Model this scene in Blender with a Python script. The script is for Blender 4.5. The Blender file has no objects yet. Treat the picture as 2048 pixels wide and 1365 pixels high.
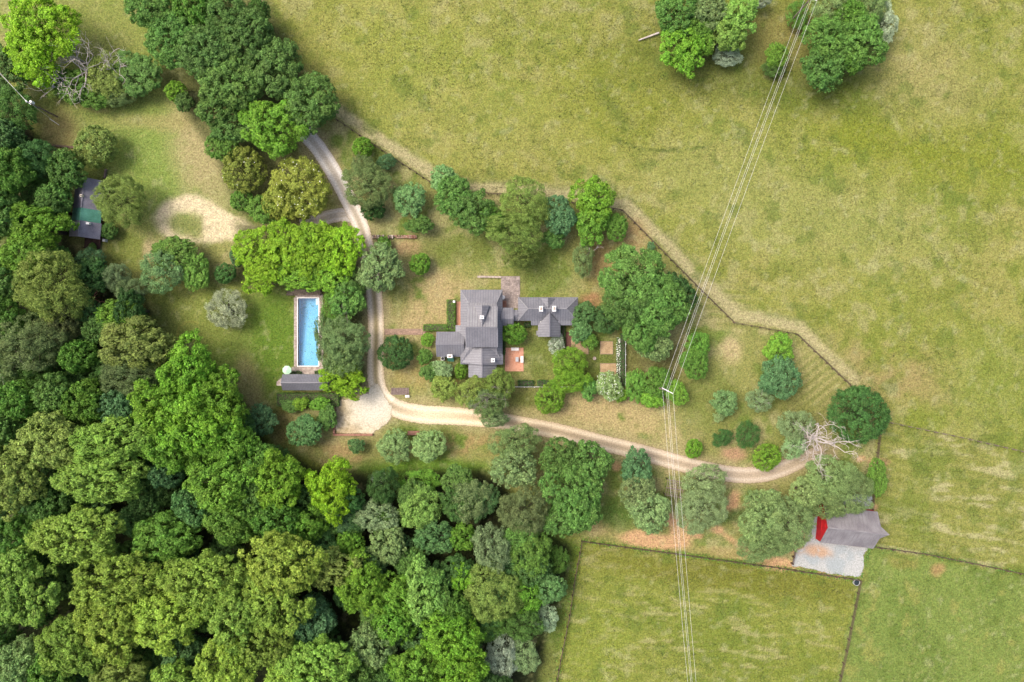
import bpy, math, random
import numpy as np
from mathutils import Vector, Matrix

# ------------------------------------------------------------------ camera, sky, sun, exposure
S = 0.1          # metres on the ground for one photograph pixel
H = 137.0        # drone height
scene = bpy.context.scene
COL = scene.collection
cd = bpy.data.cameras.new('camera'); cam = bpy.data.objects.new('camera', cd); COL.objects.link(cam)
cam.location = (0, 0, H); cam.rotation_euler = (0, 0, 0)
cd.sensor_width = 36.0; cd.lens = 36.0 * H / (2048 * S); cd.clip_end = 6000; cd.clip_start = 0.5
scene.camera = cam

SUN_EL, SUN_AZ = math.radians(58), math.radians(158)    # azimuth in the x/y plane: light arrives from the upper left
world = bpy.data.worlds.new('World'); scene.world = world; world.use_nodes = True
nt = world.node_tree
sky = nt.nodes.new('ShaderNodeTexSky'); sky.sky_type = 'NISHITA'; sky.sun_disc = False
sky.sun_elevation = SUN_EL; sky.sun_rotation = math.pi / 2 - SUN_AZ
sky.dust_density = 6.0; sky.ozone_density = 0.5; sky.air_density = 0.7
nt.links.new(sky.outputs[0], nt.nodes['Background'].inputs[0]); nt.nodes['Background'].inputs[1].default_value = 0.15
sd = bpy.data.lights.new('sun', 'SUN'); sun = bpy.data.objects.new('sun', sd); COL.objects.link(sun)
sd.energy = 1.0; sd.angle = math.radians(26); sd.color = (1.0, 0.94, 0.84)
sv = Vector((math.cos(SUN_EL) * math.cos(SUN_AZ), math.cos(SUN_EL) * math.sin(SUN_AZ), math.sin(SUN_EL)))
sun.rotation_euler = sv.to_track_quat('Z', 'Y').to_euler(); sun.location = (0, 0, 60)
scene.view_settings.view_transform = 'Standard'; scene.view_settings.look = 'None'
scene.view_settings.gamma = 1; scene.view_settings.use_curve_mapping = False
scene.view_settings.exposure = 1.13
scene.render.engine = 'CYCLES'
scene.cycles.transparent_max_bounces = 12
scene.cycles.max_bounces = 5

# ------------------------------------------------------------------ helpers
random.seed(7)
KX = 1.75
def lin1(v):
    v = v / 255.0
    return v / 12.92 if v <= 0.04045 else ((v + 0.055) / 1.055) ** 2.4
def C(r, g, b, k=KX):
    return (lin1(r) / k, lin1(g) / k, lin1(b) / k)
def P(px, py, z=0.0):
    k = S * (H - z) / H
    return ((px - 1024) * k, (682.5 - py) * k, z)

def nn(t, kind, **kw):
    n = t.nodes.new('ShaderNode' + kind)
    for k, v in kw.items():
        if hasattr(n, k): setattr(n, k, v)
    return n
def rgb4(c): return (c[0], c[1], c[2], 1.0)

def mat(name, col, rough=0.8, vary=0.25, scale=1.5, fine=9.0, col2=None, bump=0.3, metal=0.0, spec=0.3, stretch=(1, 1, 1), thr=(0.35, 0.65)):
    m = bpy.data.materials.new(name); m.use_nodes = True; t = m.node_tree
    b = t.nodes['Principled BSDF']; b.inputs['Roughness'].default_value = rough
    b.inputs['Metallic'].default_value = metal; b.inputs['Specular IOR Level'].default_value = spec
    tc = nn(t, 'TexCoord'); mp = nn(t, 'Mapping'); mp.inputs['Scale'].default_value = stretch
    oi = nn(t, 'ObjectInfo'); ad = nn(t, 'VectorMath', operation='ADD')
    t.links.new(tc.outputs['Object'], mp.inputs['Vector'])
    rm = nn(t, 'Math', operation='MULTIPLY'); rm.inputs[1].default_value = 37.0
    t.links.new(oi.outputs['Random'], rm.inputs[0])
    t.links.new(mp.outputs[0], ad.inputs[0]); t.links.new(rm.outputs[0], ad.inputs[1])
    n1 = nn(t, 'TexNoise'); n1.inputs['Scale'].default_value = scale; n1.inputs['Detail'].default_value = 5
    n2 = nn(t, 'TexNoise'); n2.inputs['Scale'].default_value = fine; n2.inputs['Detail'].default_value = 3
    t.links.new(ad.outputs[0], n1.inputs['Vector']); t.links.new(ad.outputs[0], n2.inputs['Vector'])
    mr = nn(t, 'MapRange'); mr.inputs['From Min'].default_value = thr[0]; mr.inputs['From Max'].default_value = thr[1]
    t.links.new(n1.outputs['Fac'], mr.inputs['Value'])
    mx = nn(t, 'Mix', data_type='RGBA')
    c2 = col2 if col2 else tuple(x * (1 - vary) for x in col)
    mx.inputs[6].default_value = rgb4(col); mx.inputs[7].default_value = rgb4(c2)
    t.links.new(mr.outputs[0], mx.inputs[0])
    hs = nn(t, 'HueSaturation')
    m2 = nn(t, 'MapRange'); m2.inputs['From Min'].default_value = 0.3; m2.inputs['From Max'].default_value = 0.7
    m2.inputs['To Min'].default_value = 1 - vary; m2.inputs['To Max'].default_value = 1 + vary
    t.links.new(n2.outputs['Fac'], m2.inputs['Value']); t.links.new(m2.outputs[0], hs.inputs['Value'])
    t.links.new(mx.outputs[2], hs.inputs['Color']); t.links.new(hs.outputs[0], b.inputs['Base Color'])
    if bump:
        bp = nn(t, 'Bump'); bp.inputs['Strength'].default_value = bump; bp.inputs['Distance'].default_value = 0.05
        t.links.new(n2.outputs['Fac'], bp.inputs['Height']); t.links.new(bp.outputs[0], b.inputs['Normal'])
    return m

def mesh_np(name, co, faces_n, loops, material=None, attrs=None, smooth=False):
    """co (N,3); faces_n = vertices per face (int); loops (F*faces_n)"""
    me = bpy.data.meshes.new(name)
    co = np.asarray(co, np.float32); loops = np.asarray(loops, np.int32).ravel()
    F = len(loops) // faces_n
    me.vertices.add(len(co)); me.vertices.foreach_set('co', co.ravel())
    me.loops.add(len(loops)); me.loops.foreach_set('vertex_index', loops)
    me.polygons.add(F)
    me.polygons.foreach_set('loop_start', np.arange(F, dtype=np.int32) * faces_n)
    me.polygons.foreach_set('loop_total', np.full(F, faces_n, np.int32))
    if attrs:
        for an, (ty, dom, data) in attrs.items():
            a = me.attributes.new(an, ty, dom)
            a.data.foreach_set('color' if ty == 'FLOAT_COLOR' else 'value', np.asarray(data, np.float32).ravel())
    me.update(calc_edges=True); me.validate()
    me.polygons.foreach_set('use_smooth', np.full(F, smooth, bool))
    if material: me.materials.append(material)
    return me

class MB:
    """collects simple solids into one mesh"""
    def __init__(s): s.v = []; s.f = []
    def add(s, vs, fs):
        o = len(s.v); s.v += [tuple(v) for v in vs]; s.f += [tuple(i + o for i in f) for f in fs]; return s
    def box(s, x0, y0, z0, x1, y1, z1):
        vs = [(x0, y0, z0), (x1, y0, z0), (x1, y1, z0), (x0, y1, z0), (x0, y0, z1), (x1, y0, z1), (x1, y1, z1), (x0, y1, z1)]
        return s.add(vs, [(3, 2, 1, 0), (4, 5, 6, 7), (0, 1, 5, 4), (1, 2, 6, 5), (2, 3, 7, 6), (3, 0, 4, 7)])
    def beam(s, a, b, w, h, up=(0, 0, 1)):
        a = Vector(a); b = Vector(b); d = (b - a).normalized(); u = Vector(up)
        sd_ = d.cross(u)
        if sd_.length < 1e-4: sd_ = d.cross(Vector((1, 0, 0)))
        sd_.normalize(); u2 = sd_.cross(d).normalized()
        q = [sd_ * w / 2 + u2 * h / 2, -sd_ * w / 2 + u2 * h / 2, -sd_ * w / 2 - u2 * h / 2, sd_ * w / 2 - u2 * h / 2]
        vs = [a + k for k in q] + [b + k for k in q]
        return s.add(vs, [(0, 1, 2, 3), (7, 6, 5, 4), (0, 4, 5, 1), (1, 5, 6, 2), (2, 6, 7, 3), (3, 7, 4, 0)])
    def tube(s, pts, rads, n=8, cap=True):
        pts = [Vector(p) for p in pts]; o = len(s.v); m = len(pts)
        for i, p in enumerate(pts):
            d = (pts[min(i + 1, m - 1)] - pts[max(i - 1, 0)]).normalized()
            a = d.cross(Vector((0.31, 0.77, 0.55)));
            if a.length < 1e-3: a = d.cross(Vector((1, 0, 0)))
            a.normalize(); b = d.cross(a)
            for k in range(n):
                t = 2 * math.pi * k / n
                s.v.append(tuple(p + (a * math.cos(t) + b * math.sin(t)) * rads[i]))
        for i in range(m - 1):
            for k in range(n):
                k2 = (k + 1) % n
                s.f.append((o + i * n + k, o + i * n + k2, o + (i + 1) * n + k2, o + (i + 1) * n + k))
        if cap:
            s.f.append(tuple(o + k for k in range(n))[::-1]); s.f.append(tuple(o + (m - 1) * n + k for k in range(n)))
        return s
    def prism(s, poly, z0, z1):
        n = len(poly)
        vs = [(p[0], p[1], z0) for p in poly] + [(p[0], p[1], z1) for p in poly]
        ar = sum(poly[i][0] * poly[(i + 1) % n][1] - poly[(i + 1) % n][0] * poly[i][1] for i in range(n))
        f = [tuple(range(n, 2 * n)), tuple(range(n))[::-1]] + [(i, (i + 1) % n, n + (i + 1) % n, n + i) for i in range(n)]
        if ar < 0: f = [t[::-1] for t in f]
        return s.add(vs, f)
    def slab(s, poly3, th):
        n = len(poly3); nv = Vector((0, 0, 0)); q = [Vector(p) for p in poly3]
        for i in range(n): nv += q[i].cross(q[(i + 1) % n])
        if nv.z < 0: q = q[::-1]
        vs = q + [p - Vector((0, 0, th)) for p in q]
        return s.add(vs, [tuple(range(n)), tuple(range(n, 2 * n))[::-1]] + [(i, n + i, n + (i + 1) % n, (i + 1) % n) for i in range(n)])
    def mesh(s, name, m=None):
        me = bpy.data.meshes.new(name); me.from_pydata(s.v, [], s.f); me.update()
        if m: me.materials.append(m)
        return me
    def build(s, name, m, parent=None):
        return link(name, s.mesh(name, m), parent)

def link(name, data, parent=None):
    o = bpy.data.objects.new(name, data); COL.objects.link(o)
    if parent: o.parent = parent
    return o
def tag(o, label, cat, group=None):
    o['label'] = label; o['category'] = cat
    if group: o['group'] = group
    return o
def thing(name, label, cat, loc=(0, 0, 0), rz=0, group=None):
    o = link(name, None); o.location = loc; o.rotation_euler = (0, 0, rz); o.empty_display_size = 0.2
    return tag(o, label, cat, group)
def struct(o): o['kind'] = 'structure'; return o

# materials
M = {}
M['roof'] = mat('roof_metal', C(150, 149, 154), 0.45, 0.12, 0.5, 3.0, C(136, 135, 140), 0.1, spec=0.5)
M['roof_seam'] = mat('roof_seam_metal', C(120, 120, 128), 0.45, 0.1, 0.5, 3.0, None, 0.05, spec=0.5)
M['roof_light'] = mat('roof_metal_pale', C(166, 165, 166), 0.45, 0.12, 0.5, 3.0, C(150, 148, 150), 0.1, spec=0.5)
M['roof_purple'] = mat('roof_metal_slate', C(150, 150, 156), 0.5, 0.14, 0.6, 3.0, C(136, 136, 142), 0.1, spec=0.4)
M['roof_barn'] = mat('weathered_barn_roof', C(162, 159, 161), 0.7, 0.14, 0.5, 6.0, C(138, 133, 137), 0.3, stretch=(1, 1, 1))
M['shingle'] = mat('slate_shingle', C(152, 150, 162), 0.75, 0.2, 0.8, 7.0, C(132, 130, 142), 0.4)
M['roof_green'] = mat('green_roof_metal', C(110, 180, 158), 0.5, 0.15, 0.7, 3.0, C(84, 150, 124), 0.15)
M['white'] = mat('white_paint', (0.78, 0.77, 0.74), 0.6, 0.08, 2, 9, None, 0.1)
M['cream'] = mat('cream_siding', (0.62, 0.56, 0.45), 0.7, 0.1, 2, 9, None, 0.15)
M['glass'] = mat('window_glass', (0.03, 0.04, 0.05), 0.08, 0.1, 1, 3, None, 0, spec=0.6)
M['dark'] = mat('dark_metal', (0.02, 0.02, 0.022), 0.6, 0.2, 2, 9, None, 0.1)
M['brick'] = mat('brick', C(192, 144, 122), 0.85, 0.22, 1.4, 9, C(160, 112, 96), 0.5)
M['brickpath'] = mat('worn_brick_paving', C(196, 164, 140), 0.85, 0.28, 1.1, 6, C(150, 126, 110), 0.5)
M['patio'] = mat('terracotta_brick', C(244, 186, 154), 0.85, 0.12, 0.9, 6, C(226, 162, 130), 0.4)
M['stone'] = mat('pale_stone', C(214, 200, 186), 0.8, 0.18, 1.8, 8, C(170, 152, 140), 0.4)
M['stone_dark'] = mat('mossy_stone', C(150, 134, 118), 0.9, 0.3, 1.2, 6, C(104, 94, 78), 0.6)
M['terrace'] = mat('flagstone_terrace', C(194, 178, 168), 0.85, 0.3, 0.7, 4, C(140, 128, 122), 0.5)
M['wood_dark'] = mat('dark_fence_wood', C(128, 106, 90), 0.85, 0.3, 2, 9, C(98, 80, 68), 0.3)
M['wood_grey'] = mat('weathered_wood', C(168, 150, 140), 0.85, 0.25, 2, 9, C(132, 112, 104), 0.4, stretch=(1, 4, 1))
M['wood_brown'] = mat('brown_timber', C(104, 78, 66), 0.85, 0.25, 2, 9, C(76, 56, 48), 0.4)
M['bark'] = mat('bark', (0.075, 0.058, 0.045), 0.95, 0.3, 2, 8, None, 0.6)
M['bark_pale'] = mat('bleached_dead_wood', C(236, 226, 218), 0.85, 0.14, 2, 8, C(206, 192, 182), 0.4)
M['bark_grey'] = mat('grey_dead_wood', C(176, 166, 156), 0.9, 0.2, 2, 8, C(130, 120, 112), 0.4)
M['red'] = mat('red_barn_paint', (0.42, 0.012, 0.016), 0.7, 0.15, 1.2, 8, (0.33, 0.01, 0.014), 0.3)
M['wire'] = mat('aluminium_wire', (0.62, 0.61, 0.57), 0.5, 0.05, 1, 4, None, 0)
M['galv'] = mat('galvanised_steel', (0.36, 0.37, 0.38), 0.45, 0.15, 2, 8, None, 0.1)
M['mint'] = mat('mint_canvas', C(205, 245, 205, 1.35), 0.8, 0.04, 2, 8, None, 0.1)
M['water_dark'] = mat('trough_water', (0.02, 0.028, 0.03), 0.05, 0.1, 1, 3, None, 0, spec=0.5)
M['straw'] = mat('straw_mulch', C(206, 178, 138), 0.95, 0.28, 1.2, 7, C(178, 150, 112), 0.6)
M['pool_floor'] = mat('pool_plaster', C(150, 212, 245, 1.5), 0.6, 0.06, 0.3, 3, C(128, 200, 240, 1.5), 0.05)
M['flower'] = mat('white_petals', (0.8, 0.8, 0.72), 0.7, 0.05, 2, 9, None, 0)
M['ground_brick_red'] = mat('old_red_brick_floor', C(146, 104, 92), 0.9, 0.22, 1.2, 7, C(116, 80, 70), 0.4)

# water of the pool: real transparent water over the pale plaster
def water_mat():
    m = bpy.data.materials.new('pool_water'); m.use_nodes = True; t = m.node_tree
    for n in list(t.nodes): t.nodes.remove(n)
    out = nn(t, 'OutputMaterial'); gl = nn(t, 'BsdfGlossy'); tr = nn(t, 'BsdfTransparent'); mx = nn(t, 'MixShader'); fr = nn(t, 'Fresnel')
    fr.inputs['IOR'].default_value = 1.33; gl.inputs['Roughness'].default_value = 0.06
    tr.inputs['Color'].default_value = (0.80, 0.95, 0.99, 1)
    nz = nn(t, 'TexNoise'); nz.inputs['Scale'].default_value = 3.5; bp = nn(t, 'Bump'); bp.inputs['Strength'].default_value = 0.15
    tc = nn(t, 'TexCoord'); t.links.new(tc.outputs['Object'], nz.inputs['Vector']); t.links.new(nz.outputs['Fac'], bp.inputs['Height'])
    t.links.new(bp.outputs[0], gl.inputs['Normal'])
    t.links.new(fr.outputs[0], mx.inputs[0]); t.links.new(tr.outputs[0], mx.inputs[1]); t.links.new(gl.outputs[0], mx.inputs[2])
    t.links.new(mx.outputs[0], out.inputs[0]); return m
M['water'] = water_mat()

# leaves: the tree's own colour (object colour) with leaf to leaf variation, widened to paint in highlights
def leaf_mat(name='leaves', trans=0.28, sat=1.0):
    m = bpy.data.materials.new(name); m.use_nodes = True; t = m.node_tree
    b = t.nodes['Principled BSDF']; out = t.nodes['Material Output']
    b.inputs['Roughness'].default_value = 0.6; b.inputs['Specular IOR Level'].default_value = 0.22
    oi = nn(t, 'ObjectInfo'); at = nn(t, 'Attribute', attribute_name='v'); ah = nn(t, 'Attribute', attribute_name='h')
    hs = nn(t, 'HueSaturation')
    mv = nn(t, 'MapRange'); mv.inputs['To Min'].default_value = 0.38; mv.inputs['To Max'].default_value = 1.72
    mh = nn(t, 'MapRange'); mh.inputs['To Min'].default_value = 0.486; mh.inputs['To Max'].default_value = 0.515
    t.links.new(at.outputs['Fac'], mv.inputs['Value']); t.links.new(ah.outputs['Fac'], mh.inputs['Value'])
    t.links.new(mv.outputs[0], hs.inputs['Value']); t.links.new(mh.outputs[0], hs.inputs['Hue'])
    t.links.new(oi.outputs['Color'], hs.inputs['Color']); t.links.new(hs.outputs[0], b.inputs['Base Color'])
    tl = nn(t, 'BsdfTranslucent'); t.links.new(hs.outputs[0], tl.inputs['Color'])
    mx = nn(t, 'MixShader'); mx.inputs[0].default_value = trans
    t.links.new(b.outputs[0], mx.inputs[1]); t.links.new(tl.outputs[0], mx.inputs[2]); t.links.new(mx.outputs[0], out.inputs[0])
    return m
M['leaf'] = leaf_mat()
# ------------------------------------------------------------------ ground: one sheet, surface colours by what grows there
_lat = np.random.RandomState(11).rand(8, 256, 256).astype(np.float32)
def vnoise(x, y, sc, k=0):
    """smooth value noise 0..1, sc = feature size"""
    an = 0.45 + 0.77 * k; ca_, sa_ = math.cos(an), math.sin(an)      # every octave on a lattice turned its own way
    L = _lat[k % 8]; u = (x * ca_ + y * sa_) / sc + 57.3 * (k + 1); v = (y * ca_ - x * sa_) / sc + 91.7 * (k + 1)
    i = np.floor(u).astype(int); j = np.floor(v).astype(int); fu = u - i; fv = v - j
    fu = fu * fu * (3 - 2 * fu); fv = fv * fv * (3 - 2 * fv)
    a = L[j % 256, i % 256]; b = L[j % 256, (i + 1) % 256]; c = L[(j + 1) % 256, i % 256]; d = L[(j + 1) % 256, (i + 1) % 256]
    return (a * (1 - fu) + b * fu) * (1 - fv) + (c * (1 - fu) + d * fu) * fv
def fbm(x, y, sc, k=0, o=4):
    s = 0; w = 0
    for n in range(o):
        a = 0.5 ** n; s = s + a * vnoise(x, y, sc / 2 ** n, k + n); w += a
    return s / w
def sm(a, b, x):
    t = np.clip((x - a) / (b - a), 0, 1); return t * t * (3 - 2 * t)
def m_ell(x, y, cx, cy, rx, ry, rot=0, soft=0.4):
    c, s = math.cos(math.radians(rot)), math.sin(math.radians(rot))
    dx, dy = x - cx, y - cy; u = (dx * c + dy * s) / rx; v = (-dx * s + dy * c) / ry
    return 1 - sm(1 - soft, 1 + soft, np.sqrt(u * u + v * v))
def d_line(x, y, pts):
    d = np.full(x.shape, 1e9)
    for (ax, ay), (bx, by) in zip(pts[:-1], pts[1:]):
        ex, ey = bx - ax, by - ay; L2 = ex * ex + ey * ey + 1e-9
        t = np.clip(((x - ax) * ex + (y - ay) * ey) / L2, 0, 1)
        d = np.minimum(d, np.hypot(x - ax - t * ex, y - ay - t * ey))
    return d
def inside(x, y, pts):
    r = np.zeros(x.shape, bool); n = len(pts)
    for i in range(n):
        (ax, ay), (bx, by) = pts[i], pts[(i + 1) % n]
        if ay == by: continue
        c = ((ay > y) != (by > y)) & (x < (bx - ax) * (y - ay) / (by - ay) + ax)
        r ^= c
    return r
def m_poly(x, y, pts, soft=10):
    d = d_line(x, y, pts + [pts[0]]); d = np.where(inside(x, y, pts), d, -d)
    return sm(-soft, soft, d)
def m_line(x, y, pts, w, soft=4):
    return 1 - sm(w / 2 - soft, w / 2 + soft, d_line(x, y, pts))

FENCE_N = [(660, 232), (765, 303), (860, 366), (905, 384), (1030, 392), (1130, 405), (1243, 422), (1390, 571), (1466, 646), (1591, 669), (1700, 773), (1745, 828)]
FENCE_E = [(1760, 842), (1800, 850), (1920, 875), (2060, 907)]
FENCE_S = [(1163, 1082), (1250, 1094), (1350, 1107), (1450, 1121), (1540, 1133), (1620, 1145), (1718, 1160)]
FENCE_SW = [(1163, 1082), (1150, 1150), (1138, 1230), (1120, 1320), (1110, 1375)]
FENCE_SE = [(1718, 1160), (1708, 1210), (1690, 1300), (1673, 1375)]
FENCE_SR = [(1735, 1092), (1850, 1108), (1960, 1130), (2060, 1151)]
FENCE_B = [(1756, 868), (1752, 905), (1745, 950), (1742, 1018)]
YARD = [(660, 232), (765, 303), (860, 366), (905, 384), (1030, 392), (1130, 405), (1243, 422), (1390, 571), (1466, 646), (1591, 669), (1700, 773), (1745, 828), (1756, 868), (1742, 1018), (1735, 1092), (1718, 1160), (1540, 1133), (1350, 1107), (1163, 1082), (1000, 960), (700, 945), (560, 900), (480, 800), (330, 690), (290, 600), (150, 500), (90, 290), (-20, 70), (-20, -60), (250, -60), (300, 120), (420, 260), (620, 280)]
FOREST = [(-200, 90), (10, 170), (80, 290), (135, 370), (150, 500), (290, 605), (330, 690), (480, 800), (540, 900), (620, 935), (720, 945), (960, 940), (1010, 960), (1080, 1060), (1140, 1090), (1125, 1180), (1085, 1290), (1075, 1600), (-200, 1600)]
DRIVE = [(606, 262), (620, 277), (640, 302), (662, 336), (684, 375), (704, 415), (720, 450), (731, 490), (740, 530), (746, 570), (750, 610), (752, 650), (752, 690), (751, 730), (753, 765), (764, 794), (795, 818), (845, 829), (900, 832), (950, 836), (1000, 842), (1050, 851), (1100, 860), (1150, 872), (1200, 885), (1250, 897), (1300, 910), (1350, 924), (1400, 937), (1450, 947), (1490, 951), (1530, 948), (1570, 936), (1610, 918), (1650, 905)]
PAD = [(671, 806), (700, 800), (722, 796), (737, 778), (752, 766), (768, 794), (782, 812), (780, 838), (768, 848), (758, 856), (746, 867), (672, 867)]

def ground_colour(x, y):
    """x, y in photograph pixels on the ground plane -> linear base colour and a tuft density"""
    sh = x.shape + (3,)
    wx = x + 16 * (fbm(x, y, 60, 0) - 0.5) + 8 * (fbm(x, y, 14, 1) - 0.5)
    wy = y + 16 * (fbm(x, y, 60, 2) - 0.5) + 8 * (fbm(x, y, 14, 3) - 0.5)
    n1 = fbm(x, y, 260, 4); n2 = fbm(x, y, 80, 5); n3 = fbm(x, y, 26, 6); n4 = vnoise(x, y, 7, 7)
    col = np.empty(sh); tuft = np.ones(x.shape)
    col[:] = C(158, 156, 74)
    def mix(m, c, a=1.0):
        w = (np.clip(m, 0, 1) * a)[..., None]; col[:] = col * (1 - w) + np.array(C(*c)) * w
    # meadow: greener, yellower and drier swathes
    mix(sm(0.45, 0.62, n1), (144, 150, 60), 0.8)
    mix(sm(0.50, 0.68, n2), (178, 166, 92), 0.75)
    mix(sm(0.55, 0.72, 1 - n1 * 0.5 - n2 * 0.5), (168, 160, 84), 0.7)
    mix(sm(0.55, 0.75, n3), (190, 176, 118), 0.55)
    mix(sm(0.56, 0.74, 1 - n3), (132, 138, 56), 0.6)
    mix(m_ell(wx, wy, 1830, 300, 330, 75, 4, 0.7), (148, 150, 52), 0.65)
    mix(m_ell(wx, wy, 1250, 190, 150, 110, 0, 0.7), (146, 148, 52), 0.6)
    mix(m_ell(wx, wy, 900, 250, 230, 130, 25, 0.8), (180, 170, 92), 0.5)
    mix(m_ell(wx, wy, 780, 90, 170, 80, 10, 0.8), (164, 164, 72), 0.45)
    mix(m_ell(wx, wy, 1850, 160, 110, 80, 30, 0.8), (190, 172, 112), 0.5)
    mix(m_ell(wx, wy, 1420, 320, 160, 70, -15, 0.8), (176, 168, 96), 0.5)
    mix(m_ell(wx, wy, 1640, 430, 240, 90, 10, 0.8), (176, 172, 100), 0.45)
    mix(m_ell(wx, wy, 1790, 745, 120, 50, 22, 0.7) * sm(0.35, 0.6, n2 * 0.5 + n3 * 0.5), (182, 152, 104), 0.6)
    mix(m_ell(wx, wy, 1980, 780, 90, 110, 0, 0.8), (140, 150, 62), 0.6)
    mix(m_ell(wx, wy, 1480, 100, 230, 95, 0, 0.6), (112, 118, 52), 0.75)
    mix(m_ell(wx, wy, 1560, 70, 60, 60, 0, 0.7), (160, 142, 82), 0.7)
    mix(m_ell(wx, wy, 1620, 190, 160, 40, 5, 0.6), (108, 116, 46), 0.55)
    mix(m_line(wx, wy, [(1195, 150), (1215, 195), (1245, 240), (1250, 280)], 26, 12) * sm(0.3, 0.6, n3), (112, 124, 50), 0.6)
    mix(m_line(wx, wy, [(1198, 248), (1215, 270), (1245, 287), (1275, 300), (1330, 302), (1380, 298), (1420, 290)], 5, 4) * sm(0.25, 0.5, n3), (92, 108, 46), 0.85)
    # bare strip along the pasture side of the rail fence
    off = [(x0 + 11, y0 - 13) for x0, y0 in FENCE_N[:-1]]
    mix(m_line(wx, wy, off, 27, 8) * sm(0.1, 0.4, n3 + 0.15), (206, 186, 136), 0.95)
    mix(m_line(x, y, [(x0 + 20, y0 - 25) for x0, y0 in FENCE_N[:-1]], 10, 6) * sm(0.3, 0.6, n3), (122, 132, 56), 0.5)
    # yard inside the fence
    yd = m_poly(wx, wy, YARD, 8)
    mix(yd, (156, 150, 86))
    mix(yd * sm(0.44, 0.58, n2), (124, 138, 62), 0.9)
    mix(yd * sm(0.47, 0.63, n3 * 0.6 + n2 * 0.4), (196, 174, 126), 0.6)
    tuft = tuft * (1 - 0.55 * yd)
    # west pasture and pool lawn
    mix(m_ell(wx, wy, 190, 130, 220, 190, 0, 0.5), (148, 152, 76), 0.75)
    mix(m_ell(wx, wy, 300, 330, 150, 120, 20, 0.6), (140, 156, 74), 0.85)
    mix(m_ell(wx, wy, 400, 300, 55, 110, -12, 0.6) * sm(0.25, 0.55, n3 + 0.1), (192, 168, 122), 0.85)
    mix(m_ell(wx, wy, 330, 245, 110, 16, 0, 0.7), (178, 158, 104), 0.6)
    mix(m_line(wx, wy, [(-10, 60), (60, 130), (130, 195), (215, 225)], 9, 6), (178, 160, 102), 0.55)
    mix(m_ell(wx, wy, 120, 265, 38, 40, 0, 0.6), (176, 148, 100), 0.7)
    mix(m_ell(wx, wy, 470, 680, 170, 110, 0, 0.4), (126, 144, 60), 0.9)
    mix(m_ell(wx, wy, 555, 690, 50, 110, 0, 0.4), (108, 132, 46), 0.85)
    mix(m_ell(wx, wy, 380, 640, 90, 60, 20, 0.6), (148, 148, 76), 0.7)
    mix(m_ell(wx, wy, 500, 770, 24, 60, -10, 0.6), (178, 156, 104), 0.7)
    mix(m_ell(wx, wy, 250, 500, 50, 50, 0, 0.6), (124, 132, 58), 0.7)
    ring = np.exp(-((np.hypot(x - 381, y - 671) - 27) / 2.0) ** 2) * (x < 398) * (y < 690)
    mix(ring, (176, 160, 84), 0.55)
    ring = np.exp(-((np.hypot(x - 783, y - 620) - 24) / 2.0) ** 2) * (y < 618)
    mix(ring, (186, 166, 96), 0.5)
    # sandy loop west of the lindens
    m = m_ell(wx, wy, 376, 438, 72, 46, 3, 0.16) * (1 - 0.95 * m_ell(wx, wy, 384, 448, 50, 25, 10, 0.35))
    m = np.maximum(m, m_poly(wx, wy, [(400, 398), (520, 458), (520, 474), (410, 484)], 7))
    mix(m * sm(0.12, 0.34, n3 + 0.08), (240, 212, 172), 1.0)
    mix(m_ell(wx, wy, 375, 445, 30, 15, 10, 0.6), (146, 146, 84), 0.8)
    mix(m_ell(wx, wy, 300, 500, 12, 22, 0, 0.6), (200, 172, 132), 0.8)
    tuft = tuft * (1 - m)
    # house yard
    mix(m_ell(wx, wy, 860, 610, 80, 70, 0, 0.4) * sm(0.3, 0.55, n3 + 0.1), (196, 166, 118), 0.85)
    mix(m_ell(wx, wy, 800, 590, 26, 40, 0, 0.6), (116, 126, 54), 0.7)
    mix(m_ell(wx, wy, 890, 500, 120, 30, 0, 0.6), (124, 126, 62), 0.75)
    mix(m_ell(wx, wy, 810, 495, 30, 18, 0, 0.5), (204, 162, 122), 0.7)
    mix(m_ell(wx, wy, 1090, 545, 70, 45, 0, 0.5), (120, 130, 58), 0.85)
    mix(m_ell(wx, wy, 1185, 598, 20, 17, 0, 0.35), (184, 136, 98), 0.9)
    mix(m_ell(wx, wy, 1200, 520, 30, 45, 10, 0.6), (168, 132, 92), 0.7)
    mix(m_ell(wx, wy, 1265, 470, 32, 36, -40, 0.5), (184, 150, 104), 0.85)
    mix(m_ell(wx, wy, 1080, 710, 30, 60, 0, 0.4), (122, 128, 62), 0.9)
    mix(m_ell(wx, wy, 1190, 720, 45, 55, 0, 0.4), (118, 124, 58), 0.85)
    mix(m_ell(wx, wy, 1160, 815, 130, 26, 4, 0.5) * sm(0.25, 0.5, n3 + 0.1), (194, 164, 118), 0.8)
    mix(m_ell(wx, wy, 1250, 845, 120, 40, 12, 0.6) * sm(0.3, 0.5, n3 + 0.1), (198, 170, 120), 0.8)
    mix(m_ell(wx, wy, 1060, 800, 40, 18, 0, 0.5), (112, 120, 54), 0.8)
    mix(m_ell(wx, wy, 1420, 800, 60, 70, 0, 0.5), (124, 130, 62), 0.7)
    mix(m_ell(wx, wy, 1460, 700, 24, 26, 0, 0.6), (206, 178, 132), 0.85)
    mix(m_ell(wx, wy, 1600, 800, 70, 70, 20, 0.5), (128, 126, 64), 0.7)
    mix(m_ell(wx, wy, 1470, 910, 26, 14, 0, 0.5), (198, 150, 118), 0.9)
    mix(m_ell(wx, wy, 1300, 720, 70, 45, 0, 0.5), (104, 98, 54), 0.75)
    mix(m_ell(wx, wy, 1010, 790, 60, 26, 0, 0.5), (120, 120, 58), 0.6)
    mix(m_ell(wx, wy, 910, 775, 8, 14, 0, 0.5), (202, 142, 96), 0.8)
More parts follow.
